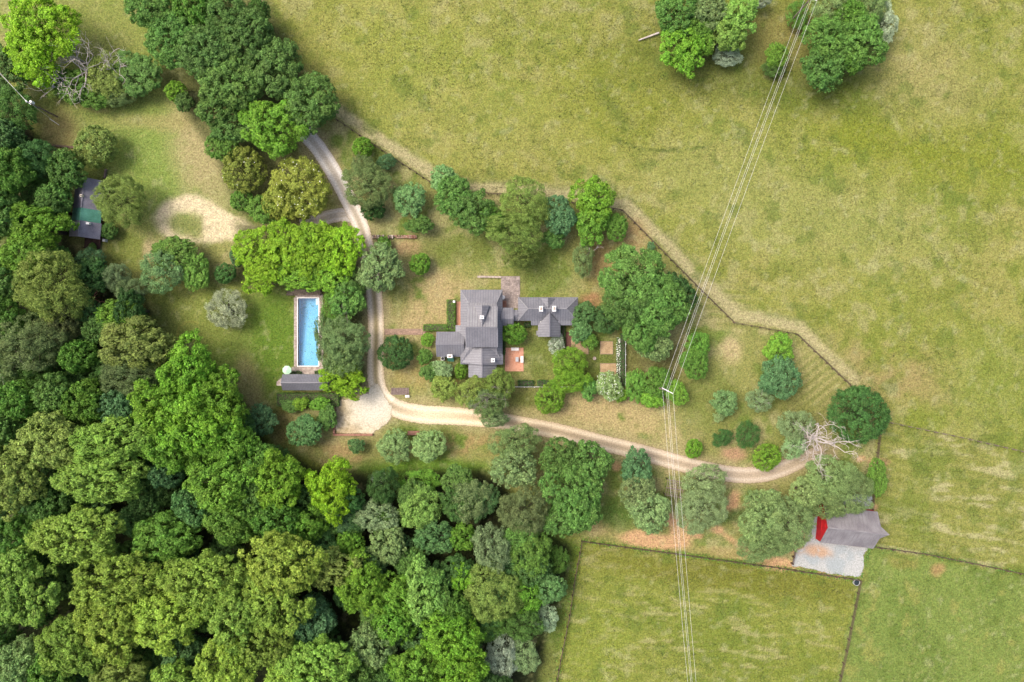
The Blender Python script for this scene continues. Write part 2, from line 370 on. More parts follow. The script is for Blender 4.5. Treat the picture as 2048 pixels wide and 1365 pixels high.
    mix(m_ell(wx, wy, 830, 745, 55, 35, 0, 0.5) * sm(0.3, 0.55, n3 + 0.1), (184, 156, 100), 0.7)
    mix(m_ell(wx, wy, 880, 865, 120, 20, 2, 0.5), (112, 132, 54), 0.85)
    mix(m_ell(wx, wy, 940, 885, 60, 25, 0, 0.5) * sm(0.35, 0.55, n3 + 0.05), (186, 150, 104), 0.75)
    mix(m_ell(wx, wy, 690, 910, 60, 25, 0, 0.5) * sm(0.35, 0.55, n3 + 0.05), (184, 148, 104), 0.8)
    mix(m_ell(wx, wy, 850, 938, 150, 20, 0, 0.5), (112, 146, 48), 0.9)
    mix(m_ell(wx, wy, 570, 850, 25, 40, 0, 0.5), (140, 118, 72), 0.7)
    # mown stripes near the east end of the yard
    st = 0.5 + 0.5 * np.sin((x * 0.62 + y * 0.78) / 15 * 2 * math.pi)
    mix(m_ell(wx, wy, 1650, 750, 90, 60, 40, 0.5) * st, (190, 172, 116), 0.6)
    st2 = 0.5 + 0.5 * np.sin((-x * 0.1 + y) / 17 * 2 * math.pi)
    mix(m_ell(wx, wy, 1450, 610, 60, 40, 35, 0.5) * st2, (196, 178, 124), 0.55)
    # east paddock
    pe = m_poly(wx, wy, [(1756, 850), (1800, 853), (2300, 962), (2300, 1200), (1735, 1092), (1742, 1018)], 5)
    mix(pe, (152, 150, 72))
    st3 = 0.5 + 0.5 * np.sin((-x * 0.16 + y + 10 * n2) / 19 * 2 * math.pi)
    mix(pe * st3, (182, 170, 100), 0.4)
    pn = fbm(x * .35 + y * .05, y * 1.5 - x * .22, 16, 2)
    mix(pe * sm(0.52, 0.72, pn), (206, 190, 136), 0.75)
    mix(pe * sm(0.52, 0.66, 1 - n2), (124, 136, 54), 0.6)
    # south fields
    sf = m_poly(wx, wy, [(1163, 1084), (1718, 1162), (1673, 1375), (1660, 1600), (1060, 1600), (1110, 1375), (1138, 1230)], 5)
    mix(sf, (154, 154, 70)); mix(sf * sm(0.5, 0.66, n2), (134, 142, 56), 0.75)
    pn2 = fbm(x * .4, y * 1.5 - x * .2, 15, 6)
    mix(sf * sm(0.56, 0.76, pn2), (194, 180, 120), 0.7); mix(sf * sm(.55, .75, 1 - pn2), (120, 132, 52), .5); mix(sf * m_ell(wx, wy, 1450, 1150, 320, 35, 8, 0.6), (132, 124, 48), 0.6)
    mix(sf * m_ell(wx, wy, 1200, 1300, 60, 110, 8, 0.7), (150, 158, 62), 0.5)
    se = m_poly(wx, wy, [(1735, 1094), (2300, 1203), (2300, 1600), (1660, 1600), (1673, 1375), (1718, 1160)], 5)
    mix(se, (140, 152, 74)); mix(se * sm(0.5, 0.66, n2), (122, 138, 62), 0.75); mix(se * sm(0.6, 0.74, n3), (170, 162, 86), 0.6)
    mix(m_ell(wx, wy, 1878, 1142, 15, 13, 0, 0.45), (190, 150, 100), 0.85)
    mix(m_ell(wx, wy, 1805, 1125, 30, 12, 10, 0.6), (160, 142, 74), 0.6)
    # red clay by the barn and under the sage trees
    for cx, cy, rx, ry, rot, a in [(1310, 1082, 70, 16, 6, .95), (1285, 1070, 30, 10, 5, .9), (1365, 1062, 22, 26, 0, .9), (1345, 1040, 9, 12, 0, .95), (1468, 1003, 13, 26, 20, .95), (1395, 1070, 14, 8, 0, .9), (1437, 1062, 13, 9, 0, .95), (1345, 945, 12, 6, 0, .5), (1235, 938, 10, 9, 0, .8), (1480, 1095, 50, 7, 35, .7), (1560, 1128, 40, 12, 8, .95), (1600, 1080, 18, 34, 12, .95), (1585, 1068, 10, 20, 10, .7), (1455, 1110, 80, 10, 8, .6), (1730, 1010, 26, 10, 0, .9), (1725, 918, 10, 5, 0, .9), (1760, 925, 22, 9, 0, .7), (1665, 1150, 30, 4, 8, .8), (1205, 1060, 28, 18, 0, .45), (1129, 1158, 7, 9, 0, .8), (1190, 1045, 20, 20, 0, .4)]:
        mix(m_ell(wx, wy, cx, cy, rx, ry, rot, 0.35), (224, 172, 128) if a > .6 else (190, 158, 106), a)
    mix(m_ell(wx, wy, 1230, 1030, 45, 30, 20, 0.5), (92, 116, 50), 0.75)
    mix(m_ell(wx, wy, 1465, 1035, 30, 14, -20, 0.5), (84, 108, 48), 0.8)
    # overgrown edge east of the woods
    mix(m_poly(wx, wy, [(1080, 1060), (1160, 1085), (1135, 1230), (1108, 1375), (1060, 1375)], 8), (98, 118, 44), 0.85)
    mix(m_ell(wx, wy, 1095, 1330, 20, 40, 5, 0.6), (150, 146, 76), 0.7)
    # woodland floor
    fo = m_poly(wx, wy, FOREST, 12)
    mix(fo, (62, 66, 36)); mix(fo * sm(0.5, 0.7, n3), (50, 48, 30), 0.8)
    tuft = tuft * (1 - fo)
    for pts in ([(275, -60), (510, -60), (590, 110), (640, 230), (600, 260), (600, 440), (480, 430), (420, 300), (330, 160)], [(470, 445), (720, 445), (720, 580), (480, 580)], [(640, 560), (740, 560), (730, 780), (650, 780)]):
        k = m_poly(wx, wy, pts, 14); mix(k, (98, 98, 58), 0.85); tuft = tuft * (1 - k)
    for pts, wd in ((DRIVE, 50), (PAD + [PAD[0]], 24)):
        k = m_line(wx, wy, pts, wd, 13); mix(k, (190, 166, 122), 0.75); tuft = tuft * (1 - k)
    # single clumps and flecks of grass
    mix(sm(0.72, 0.9, n4), (186, 174, 112), 0.25); mix(sm(0.74, 0.92, 1 - n4), (104, 112, 46), 0.3)
    mix(sm(0.63, 0.76, fbm(wx, wy, 34, 1)) * (1 - yd), (116, 130, 54), 0.55)
    mix(sm(0.66, 0.8, fbm(wx, wy, 15, 5, 3)), (200, 190, 138), 0.3)
    w = np.maximum(yd, m_ell(x, y, 200, 200, 330, 330, 0, .3))[..., None]
    col *= np.array([0.77, 0.87, 0.9]) * (1 - w) + np.array([0.87, 0.98, 0.98]) * w
    return col, tuft

xs = np.concatenate([[-3000, -1200, -500, -250, -160], np.arange(-118, 118.01, 0.36), [160, 250, 500, 1200, 3000]])
ys = np.concatenate([[-3000, -1200, -500, -250, -130], np.arange(-84, 84.01, 0.36), [130, 250, 500, 1200, 3000]])
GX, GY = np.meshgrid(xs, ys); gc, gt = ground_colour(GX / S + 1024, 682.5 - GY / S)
nx, ny = len(xs), len(ys)
idx = np.arange(nx * ny).reshape(ny, nx)
quads = np.stack([idx[:-1, :-1], idx[:-1, 1:], idx[1:, 1:], idx[1:, :-1]], -1).reshape(-1, 4)
# cut the pool basin out of the sheet
POOL = (P(594.5, 0)[0], P(0, 733.5)[1], P(638.5, 0)[0], P(0, 595.5)[1])
qx = GX.ravel()[quads]; qy = GY.ravel()[quads]
inp = (qx.min(1) > POOL[0] - 0.25) & (qx.max(1) < POOL[2] + 0.25) & (qy.min(1) > POOL[1] - 0.25) & (qy.max(1) < POOL[3] + 0.25)
quads = quads[~inp]
relief = (fbm(GX / S, GY / S, 9, 2, 3) - 0.5) * 0.10 * np.clip(gt, 0.1, 1)
gco = np.stack([GX, GY, relief - 0.05], -1).reshape(-1, 3)
rgba = np.concatenate([gc.reshape(-1, 3), np.ones((nx * ny, 1))], 1)

def ground_mat():
    m = bpy.data.materials.new('meadow_and_lawn'); m.use_nodes = True; t = m.node_tree
    b = t.nodes['Principled BSDF']; b.inputs['Roughness'].default_value = 0.95; b.inputs['Specular IOR Level'].default_value = 0.1
    at = nn(t, 'Attribute', attribute_name='surface'); tc = nn(t, 'TexCoord')
    def noise(sc, det, rough=0.6):
        n = nn(t, 'TexNoise'); n.inputs['Scale'].default_value = sc; n.inputs['Detail'].default_value = det; n.inputs['Roughness'].default_value = rough
        t.links.new(tc.outputs['Object'], n.inputs['Vector']); return n
    n1 = noise(1.6, 8, 0.85); n2 = noise(3.2, 4, 0.8); n3 = noise(2.3, 5, 0.7)
    mv = nn(t, 'MapRange'); mv.clamp = False; mv.inputs['From Min'].default_value = 0.36; mv.inputs['From Max'].default_value = 0.64
    mv.inputs['To Min'].default_value = 0.5; mv.inputs['To Max'].default_value = 1.5
    av = nn(t, 'Math', operation='ADD'); hv = nn(t, 'Math', operation='MULTIPLY'); hv.inputs[1].default_value = 0.5
    t.links.new(n1.outputs['Fac'], av.inputs[0]); t.links.new(n2.outputs['Fac'], av.inputs[1]); t.links.new(av.outputs[0], hv.inputs[0])
    t.links.new(hv.outputs[0], mv.inputs['Value'])
    mh = nn(t, 'MapRange'); mh.inputs['From Min'].default_value = 0.3; mh.inputs['From Max'].default_value = 0.7
    mh.inputs['To Min'].default_value = 0.48; mh.inputs['To Max'].default_value = 0.52
    t.links.new(n3.outputs['Fac'], mh.inputs['Value'])
    hs = nn(t, 'HueSaturation'); t.links.new(at.outputs['Color'], hs.inputs['Color'])
    t.links.new(mv.outputs[0], hs.inputs['Value']); t.links.new(mh.outputs[0], hs.inputs['Hue'])
    t.links.new(hs.outputs[0], b.inputs['Base Color'])
    bp = nn(t, 'Bump'); bp.inputs['Strength'].default_value = 0.8; bp.inputs['Distance'].default_value = 0.12
    t.links.new(hv.outputs[0], bp.inputs['Height']); t.links.new(bp.outputs[0], b.inputs['Normal'])
    return m
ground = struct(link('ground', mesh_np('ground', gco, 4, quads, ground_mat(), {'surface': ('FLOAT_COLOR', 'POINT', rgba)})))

# grass tufts standing in the pastures (uncountable)
def tufts():
    r = np.random.RandomState(5); n = 330000
    px = r.uniform(-20, 2068, n); py = r.uniform(-20, 1385, n)
    c, t = ground_colour(px, py)
    cl = fbm(px, py, 34, 3, 4); fld = m_poly(px, py, YARD, 4)
    keep = r.rand(n) < np.clip(t, 0, 1) * sm(0.30, 0.75, cl) * 0.55
    px, py, c, fld = px[keep], py[keep], c[keep], fld[keep]; n = len(px); B = 3
    x = (px - 1024) * S; y = (682.5 - py) * S
    h = r.uniform(0.05, 0.17, n) * (1 - 0.5 * fld); w = r.uniform(0.04, 0.09, n) * (1 - 0.3 * fld)
    vs = np.zeros((n, B, 3, 3)); a0 = r.rand(n, B) * 6.283
    ca, sa = np.cos(a0), np.sin(a0); lean = r.uniform(0.06, 0.2, (n, B))
    bx = x[:, None] + r.normal(0, 0.05, (n, B)); by = y[:, None] + r.normal(0, 0.05, (n, B))
    vs[:, :, 0] = np.stack([bx - sa * w[:, None], by + ca * w[:, None], np.full((n, B), -0.09)], -1)
    vs[:, :, 1] = np.stack([bx + sa * w[:, None], by - ca * w[:, None], np.full((n, B), -0.09)], -1)
    vs[:, :, 2] = np.stack([bx + ca * lean, by + sa * lean, np.repeat(h[:, None], B, 1)], -1)
    g = r.uniform(0.5, 1.2, n)[:, None] * c * np.array([0.92, 1.0, 0.85])
    colr = np.repeat(np.concatenate([g, np.ones((n, 1))], 1), B, 0)
    m = bpy.data.materials.new('tall_grass'); m.use_nodes = True; tt = m.node_tree
    at = nn(tt, 'Attribute', attribute_name='blade'); nz = nn(tt, 'TexNoise'); nz.inputs['Scale'].default_value = 0.6
    hs = nn(tt, 'HueSaturation'); mr = nn(tt, 'MapRange'); mr.inputs['To Min'].default_value = 0.8; mr.inputs['To Max'].default_value = 1.2
    tt.links.new(nz.outputs['Fac'], mr.inputs['Value']); tt.links.new(mr.outputs[0], hs.inputs['Value'])
    tt.links.new(at.outputs['Color'], hs.inputs['Color']); b = tt.nodes['Principled BSDF']; b.inputs['Roughness'].default_value = 0.9
    tt.links.new(hs.outputs[0], b.inputs['Base Color'])
    me = mesh_np('grass_tufts', vs.reshape(-1, 3), 3, np.arange(n * B * 3), m, {'blade': ('FLOAT_COLOR', 'FACE', colr)})
    o = link('grass_tufts', me); o['kind'] = 'stuff'; tag(o, 'loose tufts of taller grass scattered over the pastures and lawns', 'grass')
tufts()

# ------------------------------------------------------------------ driveway, gravel pads
def smooth_path(pts, step=4.0):
    out = []; n = len(pts)
    for i in range(n - 1):
        p0, p1, p2, p3 = pts[max(i - 1, 0)], pts[i], pts[i + 1], pts[min(i + 2, n - 1)]
        k = max(2, int(math.hypot(p2[0] - p1[0], p2[1] - p1[1]) / step))
        for j in range(k):
            t = j / k
            out.append(tuple(0.5 * (2 * p1[a] + (p2[a] - p0[a]) * t + (2 * p0[a] - 5 * p1[a] + 4 * p2[a] - p3[a]) * t * t + (3 * p1[a] - p0[a] - 3 * p2[a] + p3[a]) * t ** 3) for a in (0, 1)))
    out.append(tuple(pts[-1])); return out
def gravel_mat(name):
    m = bpy.data.materials.new(name); m.use_nodes = True; t = m.node_tree
    b = t.nodes['Principled BSDF']; b.inputs['Roughness'].default_value = 0.95; b.inputs['Specular IOR Level'].default_value = 0.1
    out = t.nodes['Material Output']
    at = nn(t, 'Attribute', attribute_name='surface'); aa = nn(t, 'Attribute', attribute_name='cover'); tc = nn(t, 'TexCoord')
    n1 = nn(t, 'TexNoise'); n1.inputs['Scale'].default_value = 2.2; n1.inputs['Detail'].default_value = 7; n1.inputs['Roughness'].default_value = 0.75
    n2 = nn(t, 'TexNoise'); n2.inputs['Scale'].default_value = 3.5; n2.inputs['Detail'].default_value = 6; n2.inputs['Roughness'].default_value = 0.75
    for n in (n1, n2): t.links.new(tc.outputs['Object'], n.inputs['Vector'])
    mv = nn(t, 'MapRange'); mv.inputs['From Min'].default_value = 0.35; mv.inputs['From Max'].default_value = 0.65
    mv.inputs['To Min'].default_value = 0.72; mv.inputs['To Max'].default_value = 1.25
    t.links.new(n2.outputs['Fac'], mv.inputs['Value']); hs = nn(t, 'HueSaturation')
    t.links.new(mv.outputs[0], hs.inputs['Value']); t.links.new(at.outputs['Color'], hs.inputs['Color']); t.links.new(hs.outputs[0], b.inputs['Base Color'])
    # the stones thin out raggedly towards the grass
    ad = nn(t, 'Math', operation='ADD'); t.links.new(aa.outputs['Fac'], ad.inputs[0]); t.links.new(n1.outputs['Fac'], ad.inputs[1])
    mr = nn(t, 'MapRange'); mr.inputs['From Min'].default_value = 0.88; mr.inputs['From Max'].default_value = 1.0
    t.links.new(ad.outputs[0], mr.inputs['Value'])
    bp = nn(t, 'Bump'); bp.inputs['Strength'].default_value = 0.5; bp.inputs['Distance'].default_value = 0.04
    t.links.new(n2.outputs['Fac'], bp.inputs['Height']); t.links.new(bp.outputs[0], b.inputs['Normal'])
    t.links.new(mr.outputs[0], b.inputs['Alpha']); return m
GRAVEL = gravel_mat('pale_gravel')
def strip(name, pts, width, z, colours, across):
    """colours: [(fraction along, rut colour, middle colour, edge colour)], across: samples of u in -1..1"""
    sp = smooth_path(pts); n = len(sp); U = np.linspace(-1, 1, across)
    co = []; cl = []; cv = []
    L = [0]
    for i in range(1, n): L.append(L[-1] + math.hypot(sp[i][0] - sp[i - 1][0], sp[i][1] - sp[i - 1][1]))
    fr = [c[0] for c in colours]
    for i in range(n):
        a = sp[max(i - 1, 0)]; b = sp[min(i + 1, n - 1)]; dx, dy = b[0] - a[0], b[1] - a[1]; l = math.hypot(dx, dy) + 1e-9
        t = L[i] / L[-1]; ww = width(t) if callable(width) else width
        tri = [np.array([np.interp(t, fr, [C(*c[k])[q] for c in colours]) for q in range(3)]) for k in (1, 2, 3)]
        for u in U:
            x, y = sp[i][0] - dy / l * u * ww / 2, sp[i][1] + dx / l * u * ww / 2
            co.append(P(x, y, z)); au = abs(u)
            rut = math.exp(-((au - 0.46) / 0.25) ** 2); mid = math.exp(-(au / 0.19) ** 2)
            c = tri[2] * (1 - rut) + tri[0] * rut; c = (c * (1 - 0.85 * mid) + tri[1] * 0.85 * mid) * (1.4 if t < .4 else 1.1)  # colour of the first stretch lifted to offset the shade of trees
            cl.append((c[0] * .97, c[1], c[2] * 1.02, 1)); cv.append(1.0 - max(0, (au - 0.55) / 0.45))
    cl = np.array(cl); cv = np.array(cv); co = np.array(co)
    cv[:across] = 0
    id_ = np.arange(n * across).reshape(n, across)
    q = np.stack([id_[:-1, :-1], id_[1:, :-1], id_[1:, 1:], id_[:-1, 1:]], -1).reshape(-1, 4)[:, ::-1]
    return struct(link(name, mesh_np(name, co, 4, q, GRAVEL, {'surface': ('FLOAT_COLOR', 'POINT', cl), 'cover': ('FLOAT', 'POINT', cv)})))
strip('driveway', DRIVE, lambda t: 40 + 6 * math.exp(-((t - 0.44) / 0.08) ** 2), 0.042,
      [(0.0, (214, 208, 200), (186, 178, 168), (188, 174, 154)), (0.13, (230, 220, 208), (180, 168, 150), (198, 178, 152)), (0.19, (224, 210, 190), (150, 138, 104), (186, 160, 126)),
       (0.33, (232, 214, 184), (138, 128, 84), (190, 164, 124)), (0.40, (232, 216, 190), (168, 152, 122), (200, 176, 140)), (0.45, (250, 232, 200), (240, 220, 184), (226, 204, 166)),
       (0.52, (250, 228, 192), (206, 182, 144), (214, 186, 146)), (0.62, (228, 208, 176), (172, 154, 126), (190, 166, 130)), (0.80, (226, 208, 182), (182, 164, 140), (188, 164, 132)), (0.93, (214, 196, 176), (190, 172, 150), (184, 162, 132)), (1.0, (196, 176, 146), (176, 158, 126), (176, 156, 118))], 15)
strip('driveway_spur', [(600, 452), (640, 440), (668, 432), (692, 430), (712, 436)], 34, 0.034, [(0, (204, 190, 176), (190, 174, 158), (182, 160, 134)), (1, (224, 214, 202), (208, 198, 184), (194, 176, 150))], 11)
def pad(name, poly, z, colf, soft=10, res=2.5, warp=5):
    xs_ = np.arange(min(p[0] for p in poly) - 12, max(p[0] for p in poly) + 13, res); ys_ = np.arange(min(p[1] for p in poly) - 12, max(p[1] for p in poly) + 13, res)
    X, Y = np.meshgrid(xs_, ys_); wx = X + warp * 2 * (fbm(X, Y, 12, 1) - .5); wy = Y + warp * 2 * (fbm(X, Y, 12, 2) - .5)
    cv = m_poly(wx, wy, poly, soft); cl = colf(X, Y)
    k = S * (H - z) / H; co = np.stack([(X - 1024) * k, (682.5 - Y) * k, np.full(X.shape, z)], -1).reshape(-1, 3)
    id_ = np.arange(X.size).reshape(X.shape)
    q = np.stack([id_[:-1, :-1], id_[1:, :-1], id_[1:, 1:], id_[:-1, 1:]], -1).reshape(-1, 4)
    q = q[(cv.ravel()[q] > 0.01).any(1)]
    rg = np.concatenate([cl.reshape(-1, 3), np.ones((X.size, 1))], 1)
    return struct(link(name, mesh_np(name, co, 4, q, GRAVEL, {'surface': ('FLOAT_COLOR', 'POINT', rg), 'cover': ('FLOAT', 'POINT', cv.ravel())})))
def pc(X, Y):
    n = fbm(X, Y, 22, 5)[..., None]; n2 = fbm(X, Y, 6, 3)[..., None]
    c = np.array(C(244, 224, 186)) * (1 - n * 0) + 0 * n; b = np.array(C(206, 182, 136)); w = np.array(C(255, 246, 224))
    near = m_ell(X, Y, 745, 810, 46, 46, 0, .7)[..., None]
    f = sm(0.42, 0.62, n); c = c * (1 - 0.6 * f) + b * 0.6 * f; g = sm(0.5, 0.64, n2) * (1 - 0.8 * sm(690, 735, X)[..., None] * sm(860, 835, Y)[..., None]); c = c * (1 - 0.75 * g) + np.array(C(172, 152, 104)) * 0.75 * g
    return (c * (1 - near * .8) + w * near * .8) * np.array([.86, .88, .9])
pad('parking_pad', PAD, 0.050, pc, 11)
def bc(X, Y):
    n = fbm(X, Y, 30, 5)[..., None]; n2 = fbm(X, Y, 9, 3)[..., None]
    c = np.array(C(176, 184, 184)); w = np.array(C(194, 196, 192)); f = sm(.4, .6, n); c = c * (1 - f) + w * f
    k = (m_ell(X, Y, 1635, 1103, 28, 12, 12, .6) * 0.8 + m_ell(X, Y, 1600, 1080, 14, 26, 15, .5))[..., None] * sm(.35, .6, n2 + .1)
    return c * (1 - k) + np.array(C(206, 164, 124)) * k
pad('barn_gravel_yard', [(1608, 1052), (1640, 1030), (1710, 990), (1742, 990), (1742, 1095), (1728, 1102), (1727, 1132), (1722, 1155), (1660, 1146), (1586, 1132), (1592, 1090)], 0.03, bc, 5)
# ------------------------------------------------------------------ buildings
def seam_bars(mb, poly, spacing=0.5, w=0.08, h=0.06):
    q = [Vector(p) for p in poly]; n = len(q); nv = Vector((0, 0, 0))
    for i in range(n): nv += q[i].cross(q[(i + 1) % n])
    if nv.z < 0: nv = -nv
    nv.normalize(); g = Vector((nv.x, nv.y)); 
    if g.length < 1e-4: g = Vector((0, -1))
    g.normalize(); e = Vector((-g.y, g.x))
    us = [p.x * e.x + p.y * e.y for p in q]; u = min(us) + spacing * 0.5
    while u < max(us) - 0.02:
        hit = []
        for i in range(n):
            a, b = q[i], q[(i + 1) % n]; ua, ub = us[i], us[(i + 1) % n]
            if (ua - u) * (ub - u) < 0: hit.append(a.lerp(b, (u - ua) / (ub - ua)))
        if len(hit) >= 2 and (hit[0] - hit[1]).length > 0.1:
            mb.beam(hit[0] + nv * h * 0.4, hit[1] + nv * h * 0.4, w, h, nv)
        u += spacing
def roof(parent, planes, material, seam=None, spacing=0.5, th=0.1, name='roof'):
    m = MB()
    for p in planes: m.slab(p, th)
    r = m.build(name, material, parent)
    if seam:
        s = MB()
        for p in planes: seam_bars(s, p, spacing)
        o = s.build('roof_seams', seam, r); o['kind'] = 'stuff'
    return r
def rc(x0, y0, x1, y1, z):
    a = P(x0, y1, z); b = P(x1, y0, z); return a[0], a[1], b[0], b[1]
def gable_planes(r, axis, ze, zr, ridge=None):
    xa, ya, xb, yb = r
    if axis == 'x':
        yr = ridge if ridge is not None else (ya + yb) / 2
        return [[(xa, ya, ze), (xb, ya, ze), (xb, yr, zr), (xa, yr, zr)], [(xa, yr, zr), (xb, yr, zr), (xb, yb, ze), (xa, yb, ze)]]
    xr = ridge if ridge is not None else (xa + xb) / 2
    return [[(xa, ya, ze), (xr, ya, zr), (xr, yb, zr), (xa, yb, ze)], [(xr, ya, zr), (xb, ya, ze), (xb, yb, ze), (xr, yb, zr)]]
def ridge_cap(parent, a, b, material, w=0.22):
    MB().beam(Vector(a) + Vector((0, 0, 0.04)), Vector(b) + Vector((0, 0, 0.04)), w, 0.07).build('ridge_cap', material, parent)
def walls(parent, r, ze, inset=0.35, material=None, gable=None, z0=-0.05):
    xa, ya, xb, yb = r[0] + inset, r[1] + inset, r[2] - inset, r[3] - inset
    m = MB().box(xa, ya, z0, xb, yb, ze - 0.02)
    if gable:
        ax, zr = gable; zz = zr - 0.16
        if ax == 'x':
            y = (ya + yb) / 2
            m.add([(xa, ya, ze - .02), (xa, yb, ze - .02), (xa, y, zz), (xb, ya, ze - .02), (xb, yb, ze - .02), (xb, y, zz)], [(0, 2, 1), (3, 4, 5), (0, 3, 5, 2), (1, 2, 5, 4)])
        else:
            x = (xa + xb) / 2
            m.add([(xa, ya, ze - .02), (xb, ya, ze - .02), (x, ya, zz), (xa, yb, ze - .02), (xb, yb, ze - .02), (x, yb, zz)], [(0, 1, 2), (3, 5, 4), (0, 2, 5, 3), (1, 4, 5, 2)])
    m.build('wall', material or M['white'], parent)
    return xa, ya, xb, yb
def window(parent, x, y, z, w, h, side, name='window', gl=None):
    d = {'s': (0, -1), 'n': (0, 1), 'w': (-1, 0), 'e': (1, 0)}[side]; t = (abs(d[1]), abs(d[0]))
    f = MB()
    for k in (-1, 1):
        c = (x + t[0] * k * w / 2, y + t[1] * k * w / 2)
        f.box(c[0] - .05 - .03 * abs(d[0]), c[1] - .05 - .03 * abs(d[1]), z - h / 2, c[0] + .05 + .03 * abs(d[0]), c[1] + .05 + .03 * abs(d[1]), z + h / 2)
        f.box(x - t[0] * (w / 2 + .05) - .05 * abs(d[0]), y - t[1] * (w / 2 + .05) - .05 * abs(d[1]), z + k * h / 2 - .05, x + t[0] * (w / 2 + .05) + .05 * abs(d[0]), y + t[1] * (w / 2 + .05) + .05 * abs(d[1]), z + k * h / 2 + .06)
    o = f.build(name, M['white'], parent)
    MB().box(x - t[0] * w / 2 - .025 * abs(d[0]), y - t[1] * w / 2 - .025 * abs(d[1]), z - h / 2, x + t[0] * w / 2 + .025 * abs(d[0]), y + t[1] * w / 2 + .025 * abs(d[1]), z + h / 2).build('pane' if name == 'window' else 'leaf', gl or M['glass'], o)
def windows(parent, box, sides, z=1.5, gap=2.4):
    xa, ya, xb, yb = box
    for s in sides:
        if s in 'sn':
            n = max(1, int((xb - xa) / gap))
            for i in range(n): window(parent, xa + (xb - xa) * (i + .5) / n, ya if s == 's' else yb, z, 0.85, 1.3, s)
        else:
            n = max(1, int((yb - ya) / gap))
            for i in range(n): window(parent, xa if s == 'w' else xb, ya + (yb - ya) * (i + .5) / n, z, 0.85, 1.3, s)
def chimney(parent, px, py, z0, z1, w, d, mt=None, flue=True):
    x, y, _ = P(px, py, z1); m = MB().box(x - w / 2, y - d / 2, z0, x + w / 2, y + d / 2, z1).box(x - w / 2 - .05, y - d / 2 - .05, z1 - .22, x + w / 2 + .05, y + d / 2 + .05, z1 - .08)
    c = m.build('chimney', mt or M['white'], parent)
    if flue: MB().box(x - w * .2, y - d * .18, z1 - 0.02, x + w * .2, y + d * .18, z1 + .12).build('flue', M['dark'], c)
    else:
        MB().box(x - w * .35, y - d * .35, z1 - 0.02, x + w * .35, y + d * .35, z1 + .05).build('chimney_cap', M['stone'], c)
RS = M['roof_seam']

# main farmhouse
hx, hy, _ = P(964, 660)
house = thing('farmhouse', 'large farmhouse with stepped grey standing-seam metal roofs in the middle of the yard', 'house')
z1, z2 = 3.0, 5.8
lo = rc(921, 580, 1005, 729, z1); inn = rc(937, 606, 993, 700, 4.1)
(a, b, c, d), (e, f, g, h) = lo, inn
roof(house, [[(a, d, z1), (c, d, z1), (g, h, 4.1), (e, h, 4.1)], [(a, b, z1), (a, d, z1), (e, h, 4.1), (e, f, 4.1)], [(c, b, z1), (g, f, 4.1), (g, h, 4.1), (c, d, z1)], [(a, b, z1), (e, f, 4.1), (g, f, 4.1), (c, b, z1)]], M['roof'], RS, name='porch_roof')
ridge_cap(house, (a, d, z1), (e, h, 4.1), M['roof_light'], .12); ridge_cap(house, (c, d, z1), (g, h, 4.1), M['roof_light'], .12)
roof(house, [[(e - .05, f, 4.08), (g + .05, f, 4.08), (g + .05, h, 4.08), (e - .05, h, 4.08)]], M['roof'], RS, name='porch_roof')
bx = walls(house, lo, z1, 0.6); windows(house, bx, 'wen')
up = rc(935, 613, 995, 695, z2); uw = walls(house, up, z2, 0.4, None, ('x', 7.5), z0=3.2); windows(house, uw, 'nsew', 4.95, 1.9)
yr = P(0, 655, 7.5)[1]
pl = gable_planes(up, 'x', z2, 7.5, yr)
roof(house, [pl[1]], M['roof_light'], RS); ua, ub, uc, ud = up  # sunward slope in a lighter copy of the metal, light put into colour
roof(house, [[(ua - .3, ub, z2), (uc + .1, ub, z2), (uc + .1, yr, 7.5), (ua - .3, yr, 7.5)]], M['roof'], RS)
ridge_cap(house, (ua, yr, 7.52), (uc, yr, 7.52), RS)
xg = P(964, 0, 7.5)[0]; yn = P(0, 611, 7.3)[1]; xl, xr_ = P(949, 0, z2)[0], P(979, 0, z2)[0]
roof(house, [[(xl, yn, 6.55), (xg, yn, 7.44), (xg, yr - .02, 7.58)], [(xr_, yn, 6.55), (xg, yr - .02, 7.58), (xg, yn, 7.44)]], M['roof'], RS, th=.72, name='dormer_roof')
MB().add([(xl + .2, yn - .3, z2), (xr_ - .2, yn - .3, z2), (xg, yn - .3, 7.2), (xl + .2, yn - .5, z2), (xr_ - .2, yn - .5, z2), (xg, yn - .5, 7.2)], [(0, 2, 1), (3, 4, 5), (0, 1, 4, 3), (1, 2, 5, 4), (2, 0, 3, 5)]).build('dormer_wall', M['white'], house)
chimney(house, 964, 635, 6.5, 8.6, .66, .52)
# south block of the house: ridge runs north to south
zs, zrs = 3.06, 5.0
x0, x1, xm = P(922, 0, zs)[0], P(1006, 0, zs)[0], P(964, 0, zrs)[0]
yA, yB = P(0, 697, zrs)[1], P(0, 730, zrs)[1]; yh = P(0, 711, zs)[1]; yw = P(0, 726, zs)[1]
def zt(x): return zs + (zrs - zs) * (1 - abs(x - xm) / (xm - x0))
xi, xj = P(950, 0, 4.3)[0], P(979, 0, 4.3)[0]
roof(house, [[(x0, yh, zs), (xi, yA, zt(xi)), (xm, yA, zrs), (xm, yB, zrs), (x0, yw, zs)], [(x1, yh, zt(x1)), (x1, yB, zt(x1)), (xm, yB, zrs), (xm, yA, zrs), (xj, yA, zt(xj))]], M['roof'], RS)
ridge_cap(house, (xm, yA, zrs), (xm, yB, zrs), RS); ridge_cap(house, (x0, yh, zs), (xi, yA, zt(xi)), M['roof_light'], .12); ridge_cap(house, (x1, yh, zt(x1)), (xj, yA, zt(xj)), M['roof_light'], .12)
r = rc(937, 728, 993, 755, 2.8); roof(house, gable_planes(r, 'y', 2.8, 4.35), M['roof_purple'], RS)
